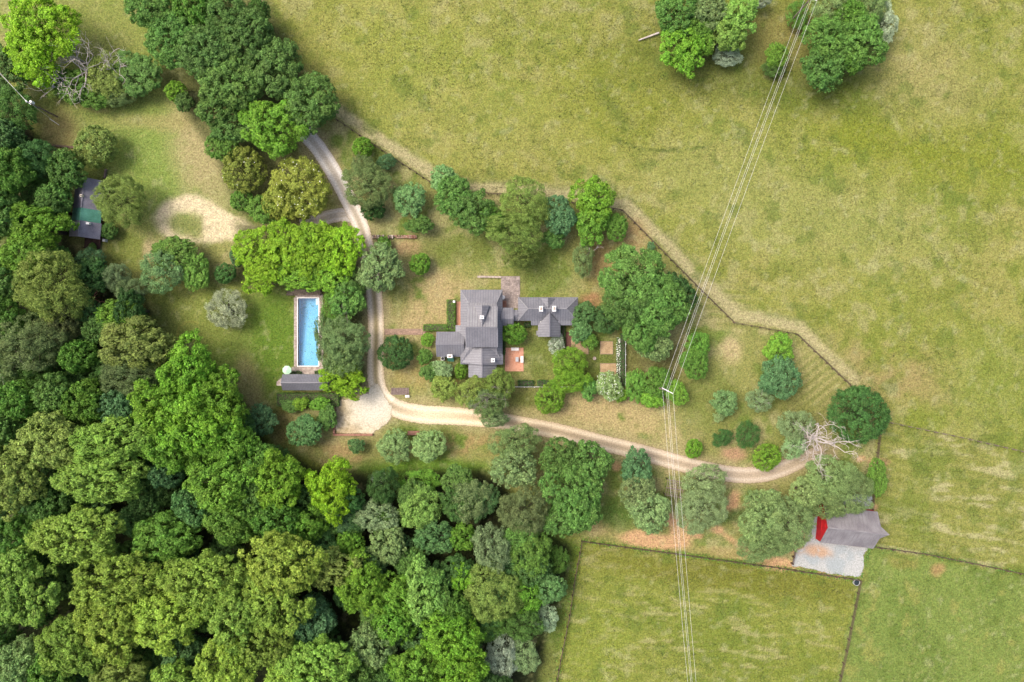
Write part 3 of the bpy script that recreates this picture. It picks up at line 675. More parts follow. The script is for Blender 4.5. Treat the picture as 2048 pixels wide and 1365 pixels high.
bx = walls(house, r, 2.8, .35, None, ('y', 4.35)); windows(house, bx, 'sew'); ridge_cap(house, ((r[0] + r[2]) / 2, r[1], 4.36), ((r[0] + r[2]) / 2, r[3], 4.36), RS)
chimney(house, 986, 721, 3.0, 5.6, .62, .62)
r = rc(873, 664, 929, 714, 2.8); roof(house, gable_planes(r, 'x', 2.8, 4.3), M['roof'], RS); bx = walls(house, r, 2.8, .35, None, ('x', 4.3)); windows(house, bx, 'nsw')
ridge_cap(house, (r[0], (r[1] + r[3]) / 2, 4.31), (r[2], (r[1] + r[3]) / 2, 4.31), RS)
chimney(house, 899.5, 713, -.05, 5.0, .9, .55, flue=False)
r = rc(911, 651, 924, 668, 2.6); roof(house, [[(r[0], r[1], 2.55), (r[2], r[1], 3.1), (r[2], r[3], 3.1), (r[0], r[3], 2.55)]], M['roof_purple'], RS); walls(house, r, 2.5, .2)
r = rc(1002, 616, 1027, 652, 2.75); roof(house, gable_planes(r, 'x', 2.75, 3.7, P(0, 638, 3.7)[1]), M['roof'], RS, name='passage_roof'); bx = walls(house, r, 2.7, .3); windows(house, bx, 's')
window(house, (bx[0] + bx[2]) / 2 - .2, bx[3] + .02, 1.0, 1.0, 2.0, 'n', 'door', M['red'])
r = rc(1027, 620, 1037, 642, 2.6); roof(house, gable_planes(r, 'x', 2.6, 3.2), M['roof_purple'], RS, name='passage_roof'); walls(house, r, 2.55, .2)

# guest wing
wing = thing('guest_wing', 'long low house with hipped grey metal roof and two white chimneys east of the farmhouse', 'house')
r = rc(1036, 595, 1156, 642, 2.9); zr = 4.6; ym = (r[1] + r[3]) / 2; xa, xb = P(1056, 0, zr)[0], P(1133, 0, zr)[0]
roof(wing, [[(r[0], r[3], 2.9), (xa, ym, zr), (xb, ym, zr), (r[2], r[3], 2.9)], [(r[0], r[1], 2.9), (r[2], r[1], 2.9), (xb, ym, zr), (xa, ym, zr)], [(r[0], r[1], 2.9), (xa, ym, zr), (r[0], r[3], 2.9)], [(r[2], r[1], 2.9), (r[2], r[3], 2.9), (xb, ym, zr)]], M['roof_purple'], RS)
for p, q in (((r[0], r[3], 2.9), (xa, ym, zr)), ((r[0], r[1], 2.9), (xa, ym, zr)), ((r[2], r[3], 2.9), (xb, ym, zr)), ((r[2], r[1], 2.9), (xb, ym, zr)), ((xa, ym, zr), (xb, ym, zr))): ridge_cap(wing, p, q, M['roof_light'], .12)
bx = walls(wing, r, 2.88, .45); windows(wing, bx, 'nsew')
pr = rc(1062, 640, 1144, 651, 2.6); roof(wing, [[(pr[0], pr[1], 2.55), (pr[2], pr[1], 2.55), (pr[2], pr[3], 3.0), (pr[0], pr[3], 3.0)]], M['roof_purple'], RS, name='porch_roof')
pm = MB()
for i in range(6): pm.box(pr[0] + .1 + i * (pr[2] - pr[0] - .3) / 5, pr[1] + .1, -.05, pr[0] + .22 + i * (pr[2] - pr[0] - .3) / 5, pr[1] + .22, 2.5)
for i in range(6):
    MB().box(pr[0] + .1 + i * (pr[2] - pr[0] - .3) / 5, pr[1] + .1, -.05, pr[0] + .22 + i * (pr[2] - pr[0] - .3) / 5, pr[1] + .22, 2.52).build('porch_post', M['white'], wing)
sw = rc(1076, 640, 1121, 674, 2.8); xs_ = (sw[0] + sw[2]) / 2; yt = P(0, 626, 4.5)[1]; yb_ = P(0, 650, 2.8)[1]
roof(wing, [[(sw[0], yb_, 2.8), (xs_, yt, 4.5), (xs_, sw[1], 4.5), (sw[0], sw[1], 2.8)], [(sw[2], yb_, 2.8), (sw[2], sw[1], 2.8), (xs_, sw[1], 4.5), (xs_, yt, 4.5)]], M['roof'], RS)
ridge_cap(wing, (xs_, yt, 4.5), (xs_, sw[1], 4.5), RS); bx = walls(wing, sw, 2.8, .35, None, ('y', 4.4)); windows(wing, bx, 'se')
MB().box(sw[0] - .25, sw[1] + .3, -.05, sw[0] + .3, sw[1] + 1.2, 1.4).build('bulkhead', M['roof'], wing)
xn = P(1096, 0, 4.3)[0]; yn = P(0, 596, 4.2)[1]; xl, xr_ = P(1080, 0, 3)[0], P(1112, 0, 3)[0]
roof(wing, [[(xl, yn, 3.0), (xn, yn, 4.2), (xn, ym + .1, 4.66)], [(xr_, yn, 3.0), (xn, ym + .1, 4.66), (xn, yn, 4.2)]], M['roof_purple'], RS, name='dormer_roof')
for q in (1082.3, 1108.5): chimney(wing, q, 618, 3.8, 5.7, .62, .95, flue=False)

# pool house
ph = thing('pool_house', 'narrow pool house with dark ribbed metal roof and stone end chimney below the pool', 'pool house')
r = rc(565, 749, 660, 781, 2.5); roof(ph, gable_planes(r, 'x', 2.5, 3.6), M['roof_purple'], RS, .3); bx = walls(ph, r, 2.5, .3, M['stone'], ('x', 3.6)); windows(ph, bx, 'n'); ridge_cap(ph, (r[0], (r[1] + r[3]) / 2, 3.61), (r[2], (r[1] + r[3]) / 2, 3.61), RS)
cx = r[0]; cy = P(0, 767, 2)[1]
MB().add([(cx - 1.3, cy - .5, -.05), (cx + .3, cy - .5, -.05), (cx + .3, cy + .9, -.05), (cx - 1.3, cy + .9, -.05), (cx - 1.2, cy - .42, 2.4), (cx + .28, cy - .45, 2.9), (cx + .28, cy + 1.1, 2.9), (cx - 1.2, cy + .3, 2.4)], [(3, 2, 1, 0), (4, 5, 6, 7), (0, 1, 5, 4), (1, 2, 6, 5), (2, 3, 7, 6), (3, 0, 4, 7)]).build('chimney', M['stone'], ph)

# cottage at the edge of the woods
ax = math.radians(-6)
ccx, ccy, _ = P(175, 418, 2.6)
cot = thing('cottage', 'long cottage with slate roof and pale green middle section beside the woods', 'house', (ccx, ccy, 0), ax)
Lh, Wh, ze, zr = 5.75, 2.85, 2.6, 4.5
for (ya, yb, mt, sp, k) in ((-Lh, -2.6, M['shingle'], None, 0), (-2.6, -0.15, M['roof_green'], M['roof_green'], .05), (-0.15, Lh, M['shingle'], None, 0)):
    w = Wh + (.2 if ya == -Lh else 0)
    roof(cot, [[(-w, ya, ze + k), (0, ya, zr + k), (0, yb, zr + k), (-w, yb, ze + k)], [(0, ya, zr + k), (w, ya, ze + k), (w, yb, ze + k), (0, yb, zr + k)]], mt, sp, .5)
MB().box(-.12, -Lh, zr - .02, .12, -2.65, zr + .06).build('ridge_cap', M['shingle'], cot); MB().box(-.12, -.1, zr - .02, .12, Lh, zr + .06).build('ridge_cap', M['shingle'], cot)
bx = walls(cot, (-Wh, -Lh, Wh, Lh), ze, .3, M['wood_brown'], ('y', zr)); windows(cot, bx, 'ew', 1.4, 2.3)
MB().box(-.25, 1.9, 3.6, .2, 2.35, 5.0).build('chimney', M['cream'], cot); MB().box(-.12, 2.0, 4.98, .08, 2.25, 5.1).build('flue', M['dark'], cot)
MB().box(1.0, -3.2, 3.5, 1.6, -2.8, 4.2).build('roof_vent', M['white'], cot)
dk = MB().box(-1.3, -7.6, .3, 1.9, -Lh + .25, .42); deck = dk.build('deck', M['wood_brown'], cot)
for i in range(11): MB().box(-1.25 + i * .285, -7.6, .42, -1.0 + i * .285, -Lh + .25, .455).build('plank', M['wood_brown'], deck)
for sx in (-1.25, 1.75): MB().box(sx, -7.55, -.05, sx + .12, -7.43, 1.3).build('deck_post', M['wood_brown'], cot)
MB().box(2.5, -5.9, -.05, 3.0, -5.4, .9).build('water_tank', M['white'], cot)

# barn
bxx, byy, _ = P(1698, 1055, 2.4)
barn = thing('barn', 'small red barn with weathered grey gable roof and pointed hay hood beside the gravel yard', 'barn', (bxx, byy, 0), math.radians(-6.5))
Lb, Wb, ze, zr = 5.3, 3.65, 2.3, 4.9
roof(barn, [[(-Lb, -Wb, ze), (Lb, -Wb, ze), (Lb, 0, zr), (-Lb, 0, zr)], [(-Lb, 0, zr), (Lb, 0, zr), (Lb, Wb, ze), (-Lb, Wb, ze)]], M['roof_barn'], M['roof_barn'], .75)
for sy in (-1, 1):     # hay hood: a prow of roof past the east gable
    roof(barn, [[(Lb, sy * 1.15, zr - .82), (Lb + 1.35, 0, zr + .05), (Lb, 0, zr)]], M['roof_barn'], None, name='hay_hood')
ridge_cap(barn, (-Lb, 0, zr), (Lb + 1.2, 0, zr + .03), M['roof_barn'], .2)
walls(barn, (-Lb, -Wb, Lb, Wb), ze, .12, M['red'], ('x', zr))
for sy in (-1, 1):
    d_ = MB().box(-Lb + .02, min(0, sy * 1.25), .05, -Lb + .1, max(0, sy * 1.25), 2.2).build('door', M['red'], barn)
    for zz in (.15, 2.05): MB().box(-Lb - .02, min(sy * .05, sy * 1.2), zz, -Lb + .015, max(sy * .05, sy * 1.2), zz + .1).build('door_brace', M['white'] if 0 else M['red'], d_)
MB().box(-Lb - .0, -.35, 3.0, -Lb + .1, .35, 3.7).build('loft_door', M['red'], barn)
MB().box(-Lb + .1, -Wb - .05, ze - .3, Lb - .1, -Wb + .03, ze - .12).build('fascia', M['cream'], barn)
lean = MB().box(-Lb - .9, .9, -.05, -Lb + .05, 3.3, .08); lean.build('door_step', M['ground_brick_red'], barn)

# ------------------------------------------------------------------ pool
pool = thing('swimming_pool', 'long rectangular blue swimming pool with stone coping beside the lawn', 'pool', P(616, 665, 0))
ox, oy, _ = P(616, 665, 0)
def lp(px, py): a = P(px, py, 0); return a[0] - ox, a[1] - oy
wx0, wy1 = lp(596, 597); wx1, wy0 = lp(637, 732)
fl = MB()
fl.add([(wx0, wy0, -1.0), (wx1, wy0, -1.0), (wx1, wy1, -2.2), (wx0, wy1, -2.2), (wx0, wy0, .06), (wx1, wy0, .06), (wx1, wy1, .06), (wx0, wy1, .06)], [(0, 1, 2, 3), (0, 4, 5, 1), (1, 5, 6, 2), (2, 6, 7, 3), (3, 7, 4, 0)])
fl.build('basin', M['pool_floor'], pool)
MB().add([(wx0, wy0, -.06), (wx1, wy0, -.06), (wx1, wy1, -.06), (wx0, wy1, -.06)], [(0, 1, 2, 3)]).build('water', M['water'], pool)
for i in range(3): MB().box(wx1 - .75 + i * .2, wy1 - 1.3, -1.3, wx1, wy1, -.75 + i * .3).build('pool_step', M['white'], pool)
t = .16
for b_ in ((wx0 - t, wy0 - t, wx0, wy1 + t), (wx1, wy0 - t, wx1 + t, wy1 + t), (wx0, wy0 - t, wx1, wy0), (wx0, wy1, wx1, wy1 + t)): MB().box(b_[0], b_[1], -.6, b_[2], b_[3], .085).build('pool_edge', M['white'], pool)
rs = random.Random(3)
def stones(x0, x1, y0, y1, n, along, mt=M['stone']):
    for i in range(n):
        a_, b_ = i / n, (i + 1) / n; j = rs.uniform(-.08, .05); k = rs.uniform(.075, .1)
        if along == 'y': q = (x0 - max(0, j), y0 + (y1 - y0) * a_ + .012, x1, y0 + (y1 - y0) * b_ - .012)
        else: q = (x0 + (x1 - x0) * a_ + .012, y0 - max(0, j), x0 + (x1 - x0) * b_ - .012, y1)
        MB().box(q[0], q[1], -.12, q[2], q[3], k).build('coping_stone', mt, pool)
stones(wx0 - t - .62, wx0 - t - .02, wy0 - t, wy1 + t, 19, 'y'); stones(wx1 + t + .02, wx1 + t + .8, wy0 - t, wy1 + t, 19, 'y')
for j in range(2): stones(wx0 - 1.25, wx1 + 1.0, wy0 - t - .04 - .72 * (j + 1), wy0 - t - .06 - .72 * j, 9, 'x')
stones(wx0 - .5, wx1 + .9, wy1 + t + .02, wy1 + t + .6, 8, 'x')
w_ = thing('pool_wall', 'low brown mossy stone wall at the head of the swimming pool', 'wall', P(608, 586, 0))
for i in range(3):
    for k in range(9): MB().box(-3.4 + k * .76 + (i % 2) * .2, -.55 + i * .4, -.12, -3.4 + (k + 1) * .76 - .02 + (i % 2) * .2, -.55 + (i + 1) * .4 - .02, .5 + rs.uniform(-.05, .08)).build('stone', M['stone_dark'], w_)
# parasol
u = thing('garden_parasol', 'mint green octagonal parasol at the corner of the pool house', 'parasol', P(573, 741, 2.4)[:2] + (0,))
MB().tube([(0, 0, -.05), (0, 0, 2.55)], [.03, .025], 8).build('pole', M['white'], u)
MB().tube([(0, 0, -.05), (0, 0, .1)], [.3, .26], 12).build('base', M['stone'], u)
oc = [(.92 * math.cos(i * math.pi / 4 + .39), .92 * math.sin(i * math.pi / 4 + .39), 2.12) for i in range(8)]
for i in range(8):
    a_, b_ = oc[i], oc[(i + 1) % 8]; MB().slab([(0, 0, 2.6), a_, b_], .015).build('canopy_panel', M['mint'], u)
    MB().beam((0, 0, 2.52), (a_[0] * .98, a_[1] * .98, 2.08), .02, .02).build('rib', M['white'], u)

# ------------------------------------------------------------------ walls, paths, terrace, steps, garden
def sheet(name, x0, y0, x1, y1, z, mt, lo=-.1):
    a_ = P(x0, y1, 0); b_ = P(x1, y0, 0); return MB().box(a_[0], a_[1], lo, b_[0], b_[1], z).build(name, mt)
def paver_field(parent, x0, y0, x1, y1, nx_, ny_, z, mt, gap=.03):
    a_ = P(x0, y1, 0); b_ = P(x1, y0, 0); w, h = (b_[0] - a_[0]) / nx_, (b_[1] - a_[1]) / ny_
    for i in range(nx_):
        for j in range(ny_):
            o_ = (j % 2) * w * .35 if 0 < i < nx_ - 1 else 0
            MB().box(a_[0] + i * w + gap / 2 + rs.uniform(0, .04), a_[1] + j * h + gap / 2 + rs.uniform(0, .04), -.05, a_[0] + (i + 1) * w - gap / 2, a_[1] + (j + 1) * h - gap / 2, z + rs.uniform(-.008, .012)).build('paving_stone', mt, parent)
tr = struct(sheet('terrace', 1002, 553, 1040, 617, .06, M['terrace'])); paver_field(tr, 1003, 554, 1039, 616, 6, 10, .1, M['terrace'])
def blockwall(name, label, cat, x0, y0, x1, y1, h, mt, size=.45, rows=1, jit=.06):
    a_ = Vector(P(x0, y0, 0)); b_ = Vector(P(x1, y1, 0)); d_ = b_ - a_; L_ = d_.length; t_ = thing(name, label, cat, tuple(a_), math.atan2(d_.y, d_.x)); n = max(2, int(L_ / size))
    for k in range(rows):
        for i in range(n):
            MB().box(i * L_ / n + .01, -.2 * rows + k * .4 + .008, -.12, (i + 1) * L_ / n - .01, -.2 * rows + (k + 1) * .4 - .008, h + rs.uniform(-jit, jit)).build('stone' if 'stone' in label else 'brick', mt, t_)
    return t_
blockwall('garden_wall', 'thin low stone wall running west from the flagstone terrace', 'wall', 955, 554, 1002, 555, .35, M['stone'], .55)
bw = thing('garden_wall', 'crumbling pinkish brick retaining wall east of the upper driveway', 'wall', P(745, 474, 0))
for i in range(34):
    for k in range(2):
        if rs.random() < .12: continue
        q_ = rs.uniform(-.07, .07); MB().box(i * .262, -.36 + k * .34 + q_, -.1, i * .262 + rs.uniform(.2, .25), -.04 + k * .34 + q_, rs.uniform(.2, .6)).build('brick', M[rs.choice(['stone_dark', 'brickpath', 'stone'] if i < 17 else ['brick', 'brickpath', 'brickpath'])], bw)
blockwall('parking_wall', 'pink brick retaining wall along the bottom of the parking pad', 'wall', 667, 869.5, 746, 869.5, .5, M['brick'], .4, 1, .02)
blockwall('parking_wall', 'pink brick retaining wall along the west side of the parking pad', 'wall', 669, 867, 669, 806, .5, M['brick'], .4, 1, .02)
blockwall('brick_pier', 'short red brick wall between the two round grey-green trees', 'wall', 816, 866, 840, 866, .6, M['brick'], .3, 2, .03)
blockwall('timber_edging', 'dark timber edging wall above the cottage by the woods', 'wall', 107, 292, 152, 296, .4, M['wood_dark'], 1.2)
blockwall('timber_edging', 'short pale timber edging at the north end of the cottage', 'wall', 213, 339, 210, 357, .3, M['wood_grey'], .9)
path = struct(sheet('brick_path', 769, 658, 851, 670, .05, M['brickpath'])); paver_field(path, 770, 658.5, 851, 669.5, 16, 3, .085, M['brickpath'])
pt = struct(sheet('house_walk', 913, 604, 921, 652, .05, M['patio'])); paver_field(pt, 913, 604, 921, 652, 2, 12, .08, M['patio'])
bp_ = struct(sheet('brick_patio', 1010, 696, 1047, 743, .05, M['patio'])); paver_field(bp_, 1010.5, 696.5, 1046.5, 742.5, 9, 12, .085, M['patio'], .02)
gp = struct(sheet('garden_path', 1130, 664, 1142, 694, .05, M['ground_brick_red'])); paver_field(gp, 1130, 664, 1142, 694, 4, 10, .08, M['ground_brick_red'])
def steps(label, x0, y0, x1, y1, n, along):
    a_ = P(x0, y1, 0); b_ = P(x1, y0, 0); t_ = thing('timber_steps', label, 'steps', (a_[0], a_[1], 0)); w, h = b_[0] - a_[0], b_[1] - a_[1]
    MB().box(.03, .03, -.1, w - .03, h - .03, .06).build('frame', M['wood_brown'], t_)
    for i in range(n): MB().box(i * w / n + .03, 0, .06, (i + 1) * w / n - .03, h, .11 + rs.uniform(0, .05)).build('plank', M['wood_grey'], t_)
steps('weathered plank steps on the grass east of the driveway fork', 782, 776, 818, 790, 12, 'x')
steps('plank steps between the driveway and the lime green tree by the pool house', 708, 778, 738, 788, 8, 'x')
q = thing('utility_box', 'small white utility box below the plank steps', 'box', P(815, 793, 0)); MB().box(-.4, -.2, -.05, .4, .22, .4).build('case', M['white'], q); MB().tube([(.15, 0, .38), (.15, 0, .46)], [.12, .1], 10).build('cap', M['dark'], q)
q = thing('pool_pump', 'white pool pump unit beside the brick wall of the parking pad', 'pump', P(663, 843, 0)); MB().box(-.32, -.9, -.05, .36, .25, .55).build('housing', M['white'], q); MB().tube([(0, -.2, .5), (0, -.2, .62)], [.2, .16], 12).build('fan', M['dark'], q); MB().box(-.3, .35, -.05, .34, 1.0, .7).build('filter', M['galv'], q)
q = thing('air_conditioner', 'grey air conditioner unit against the west wing of the farmhouse', 'air conditioner', P(886, 717.5, 0)); MB().box(-.36, -.36, -.05, .36, .36, .85).build('case', M['galv'], q); MB().tube([(0, 0, .84), (0, 0, .9)], [.28, .26], 14).build('fan', M['dark'], q)
q = thing('cellar_hatch', 'green sloping cellar hatch under the white chimney of the west wing', 'hatch', P(902, 719.5, 0)); MB().add([(-.62, -.35, -.05), (.62, -.35, -.05), (.62, .35, -.05), (-.62, .35, -.05), (-.62, -.35, .35), (.62, -.35, .35), (.62, .35, .8), (-.62, .35, .8)], [(3, 2, 1, 0), (4, 5, 6, 7), (0, 1, 5, 4), (1, 2, 6, 5), (2, 3, 7, 6), (3, 0, 4, 7)]).build('frame', M['roof_green'], q); MB().slab([(-.05, -.4, .37), (.6, -.4, .37), (.6, .33, .84), (-.05, .33, .84)], .03).build('door', M['roof_green'], q)
q = thing('lamp_post', 'white lamp post at the top of the clipped hedge west of the farmhouse', 'lamp post', P(910, 605, 0)); MB().tube([(0, 0, -.05), (0, 0, 1.9)], [.06, .05], 8).build('post', M['white'], q); MB().box(-.2, -.2, 1.9, .2, .2, 2.3).build('lantern', M['white'], q); MB().tube([(0, 0, 2.3), (0, 0, 2.45)], [.24, .04], 8).build('cap', M['white'], q)
q = thing('planter', 'round white planter with dark soil at the east corner of the farmhouse by the terrace', 'planter', P(1006, 595.5, 0)); MB().tube([(0, 0, -.05), (0, 0, .5), (0, 0, .55), (0, 0, .4)], [.3, .42, .36, .3], 14).build('pot', M['white'], q); MB().tube([(0, 0, .38), (0, 0, .44)], [.24, .2], 12).build('soil', M['dark'], q)
sheet('door_mat', 1005, 602, 1013, 615, .13, M['brick']); tag(bpy.data.objects['door_mat'], 'small red brick landing on the terrace by the farmhouse', 'landing')
def bench(label, px, py, L_, rz):
    b_ = thing('garden_bench', label, 'bench', P(px, py, 0)[:2] + (.08,), rz)
    for k in range(4): MB().box(-L_ / 2, -.25 + k * .13, .42, L_ / 2, -.15 + k * .13, .46).build('slat', M['white'], b_)
    MB().beam((-L_ / 2, .29, .75), (L_ / 2, .29, .75), .05, .35).build('backrest', M['white'], b_)
    for sx in (-1, 1):
        for sy in (-.2, .22): MB().box(sx * (L_ / 2 - .1) - .04, sy - .04, 0, sx * (L_ / 2 - .1) + .04, sy + .04, .42).build('leg', M['white'], b_)
bench('white garden bench along the top edge of the brick patio', 1030, 699, 1.5, 0); bench('white garden bench along the right edge of the brick patio', 1043.5, 719, 1.3, -math.pi / 2)
tb = thing('patio_table', 'small square grey table in the middle of the brick patio', 'table', P(1034, 719, 0)[:2] + (.08,)); MB().box(-.3, -.45, .68, .3, .45, .73).build('tabletop', M['galv'], tb)
for sx in (-.24, .24):
    for sy in (-.38, .38): MB().box(sx - .03, sy - .03, 0, sx + .03, sy + .03, .68).build('leg', M['galv'], tb)
for i, (bx0, by0, bx1, by1, lb) in enumerate([(1200, 683, 1226, 709, 'square straw mulched bed, upper of two beside the white flower row'), (1200, 727, 1233, 755, 'square straw mulched bed, lower of two beside the white flower row'), (1151, 680, 1177, 709, 'straw mulched bed between the red brick garden path and the lawn'), (1142, 677, 1150, 690, 'narrow straw strip touching the red brick garden path')]):
    a_ = P(bx0, by1, 0); b_ = P(bx1, by0, 0); t_ = thing('garden_bed', lb, 'garden bed', (a_[0], a_[1], 0)); w, h = b_[0] - a_[0], b_[1] - a_[1]
    MB().box(.04, .04, -.1, w - .04, h - .04, .07).build('mulch', M['straw'], t_)
    for q_ in ((0, 0, w, .05), (0, h - .05, w, h), (0, .05, .05, h - .05), (w - .05, .05, w, h - .05)): MB().box(q_[0], q_[1], -.1, q_[2], q_[3], .09).build('border', M['wood_grey'], t_)
q = thing('stone_birdbath', 'small round pale birdbath on the grass between the straw beds', 'birdbath', P(1188, 717, 0)); MB().tube([(0, 0, -.05), (0, 0, .6)], [.14, .1], 10).build('pedestal', M['stone'], q); MB().tube([(0, 0, .58), (0, 0, .72), (0, 0, .66)], [.12, .34, .26], 16).build('bowl', M['stone'], q)

# ------------------------------------------------------------------ fences
unit = MB().box(-.5, -.5, -.5, .5, .5, .5)
UM = {}
def ubox(name, mt, parent, loc, scale, rz=0):
    if mt.name not in UM: UM[mt.name] = unit.mesh('unit_' + mt.name, mt)
    o = link(name, UM[mt.name], parent); o.location = loc; o.scale = scale; o.rotation_euler = (0, 0, rz); return o
def rail_fence(label, pts, sp=1.7, h=1.0, mt=None, rails=3, jitter=.1, post=.14):
    mt = mt or M['wood_dark']; sp_ = []
    w = [Vector(P(*p)) for p in pts]
    f_ = thing('rail_fence', label, 'fence', tuple(w[0])); o_ = w[0]
    for a_, b_ in zip(w[:-1], w[1:]):
        n = max(1, round((b_ - a_).length / sp))
        sp_ += [a_.lerp(b_, i / n) for i in range(n)]
    sp_.append(w[-1])
    for i, p in enumerate(sp_):
        k = rs.uniform(-jitter, jitter); q_ = p - o_
        ubox('post', mt, f_, (q_.x, q_.y, h / 2 + k / 2), (post, post, h + .2 + k), rs.uniform(-.2, .2))
        if i < len(sp_) - 1:
            d_ = sp_[i + 1] - p; m_ = q_ + d_ / 2; rz = math.atan2(d_.y, d_.x); nrm = Vector((-d_.y, d_.x, 0)).normalized() * (post / 2 + .025)
            for k in range(rails): ubox('rail', mt, f_, (m_.x + nrm.x, m_.y + nrm.y, .3 + k * .34 + rs.uniform(-.02, .02)), (d_.length, .035, .13), rz)
    return f_
rail_fence('dark rail fence between the upper drive and the big pasture', FENCE_N[:4])
rail_fence('dark rail fence running behind the trees north of the farmhouse', FENCE_N[3:7])
rail_fence('dark rail fence running diagonally past the huge dark maple under the power lines', FENCE_N[6:9])
rail_fence('nearly level stretch of dark rail fence right of the power lines', FENCE_N[8:10])
rail_fence('dark rail fence descending to the round dark tree at the east end of the yard', FENCE_N[9:])
rail_fence('rail fence from the round dark tree to the right edge of the picture', FENCE_E, mt=M['wood_grey'])
rail_fence('short dark fence between the round dark tree and the barn', FENCE_B)
rail_fence('overgrown dark fence along the top of the bottom field', FENCE_S)
rail_fence('dark fence down the left side of the bottom field by the woods', FENCE_SW, 2.2)
rail_fence('dark fence from the stock tank down to the bottom edge', FENCE_SE, 2.4)
rail_fence('low dark fence from the barn to the right edge of the picture', FENCE_SR, 2.4)
rail_fence('short dark fence with four posts on the left of the barn gravel yard', [(1591, 1080), (1587, 1100), (1582, 1126)], 1.5, post=.22)
def picket(label, pts):
    a_, b_ = Vector(P(*pts[0])), Vector(P(*pts[1])); d_ = b_ - a_; L_ = d_.length
    f_ = thing('picket_fence', label, 'fence', tuple(a_), math.atan2(d_.y, d_.x)); n = int(L_ / .22); m_ = M['white']
    for i in range(n + 1): ubox('picket', m_, f_, (i * L_ / n, .045, .5), (.09, .03, 1.0))
    for i in range(int(L_ / 2) + 1): ubox('post', m_, f_, (i * L_ / int(L_ / 2), -.05, .5), (.11, .11, 1.1))
    for z in (.3, .8): ubox('rail', m_, f_, (L_ / 2, .01, z), (L_, .04, .09))
picket('white picket fence along the east side of the flower garden', [(1250, 772), (1250, 668)]); picket('white picket fence along the bottom of the house garden', [(1028, 774), (1232, 774)])

# ------------------------------------------------------------------ power poles and lines
def pole(label, px, py, h, arms, armdir, extra=None):
    x, y, _ = P(px, py, h); p_ = thing('power_pole', label, 'power pole', (x, y, 0))
    MB().tube([(0, 0, -.1), (0, 0, h)], [.17, .12], 10).build('pole', M['wood_grey'], p_)
    out = []
    if arms:
        c_, s_ = math.cos(armdir), math.sin(armdir); MB().beam((-c_ * 1.15, -s_ * 1.15, h - .35), (c_ * 1.15, s_ * 1.15, h - .35), .12, .12).build('crossarm', M['white'], p_)
        for k in (-1.1, 1.1):
            MB().tube([(c_ * k, s_ * k, h - .3), (c_ * k, s_ * k, h - .02)], [.07, .05], 8).build('insulator', M['white'], p_); out.append((x + c_ * k, y + s_ * k, h))
        MB().beam((0, 0, h - 1.1), (c_ * .8, s_ * .8, h - .4), .05, .05).build('brace', M['galv'], p_); MB().beam((0, 0, h - 1.1), (-c_ * .8, -s_ * .8, h - .4), .05, .05).build('brace', M['galv'], p_)
    MB().tube([(0, 0, h - .02), (0, 0, h + .25)], [.16, .1], 8).build('insulator', M['white'], p_)
    out.append((x, y, h + .25)); out.append((x + .06, y - .04, h - 1.4))
    if extra == 'transformer':
        MB().tube([(.35, .2, h - 1.3), (.35, .2, h - .4)], [.24, .24], 12).build('transformer', M['white'], p_); MB().beam((-.5, .4, h - .3), (.5, -.4, h - .3), .1, .1).build('crossarm', M['white'], p_)
    return out
p1 = pole('power pole with white crossarm rising from the shrubs right of the garden', 1335.5, 782, 11.0, True, math.radians(-28))
p2 = pole('power pole at the top edge beside the large clump of trees', 1624, -6, 11.0, True, math.radians(-28))
p3x = P(1402, 1560, 11.0)
def wire(name, label, a_, b_, sag, r=.018, group=None):
    n = 28; pts = []
    for i in range(n + 1):
        t_ = i / n; pts.append((a_[0] + (b_[0] - a_[0]) * t_, a_[1] + (b_[1] - a_[1]) * t_, a_[2] + (b_[2] - a_[2]) * t_ - sag * 4 * t_ * (1 - t_)))
    o = MB().tube(pts, [r] * (n + 1), 5).build(name, M['wire'], None); tag(o, label, 'power line', group)
nm = ['left', 'right', 'upper middle', 'lower middle']
for i in range(4): wire('power_line', nm[i] + ' line from the garden power pole to the top edge', p1[i], p2[i], 1.0)
for i in range(4):
    dx = p1[i][0] - p1[2][0], p1[i][1] - p1[2][1]
    wire('power_line', nm[i] + ' line from the garden power pole to the bottom edge', p1[i], (p3x[0] + (dx[0] * .75 if i < 3 else .1), p3x[1], p1[i][2]), 0.9)
p4 = pole('dark power pole with white transformer beside the woods at the upper left', 54, 204, 8.5, False, 0, 'transformer')
e = P(-200, -50, 9); wire('power_line', 'upper of the two thin lines from the transformer pole to the left edge', p4[0], (e[0] + .8, e[1] + .5, 9), .5, .02); wire('power_line', 'lower of the two thin lines from the transformer pole to the left edge', (p4[0][0] - .5, p4[0][1] + .4, 8.2), (e[0], e[1], 8.4), .5, .02)
b0 = P(114, 247); wire('guy_wire', 'guy wire with white guard anchoring the transformer pole', (p4[0][0], p4[0][1], 7.6), (b0[0] + .5, b0[1] - .4, 0), 0, .02)
MB().beam((b0[0] - .75, b0[1] + .55, 1.1), (b0[0] + .45, b0[1] - .35, .06), .09, .09).build('guy_guard', M['white'], None); tag(bpy.data.objects['guy_guard'], 'white guard pole lying along the foot of the guy wire', 'guard')

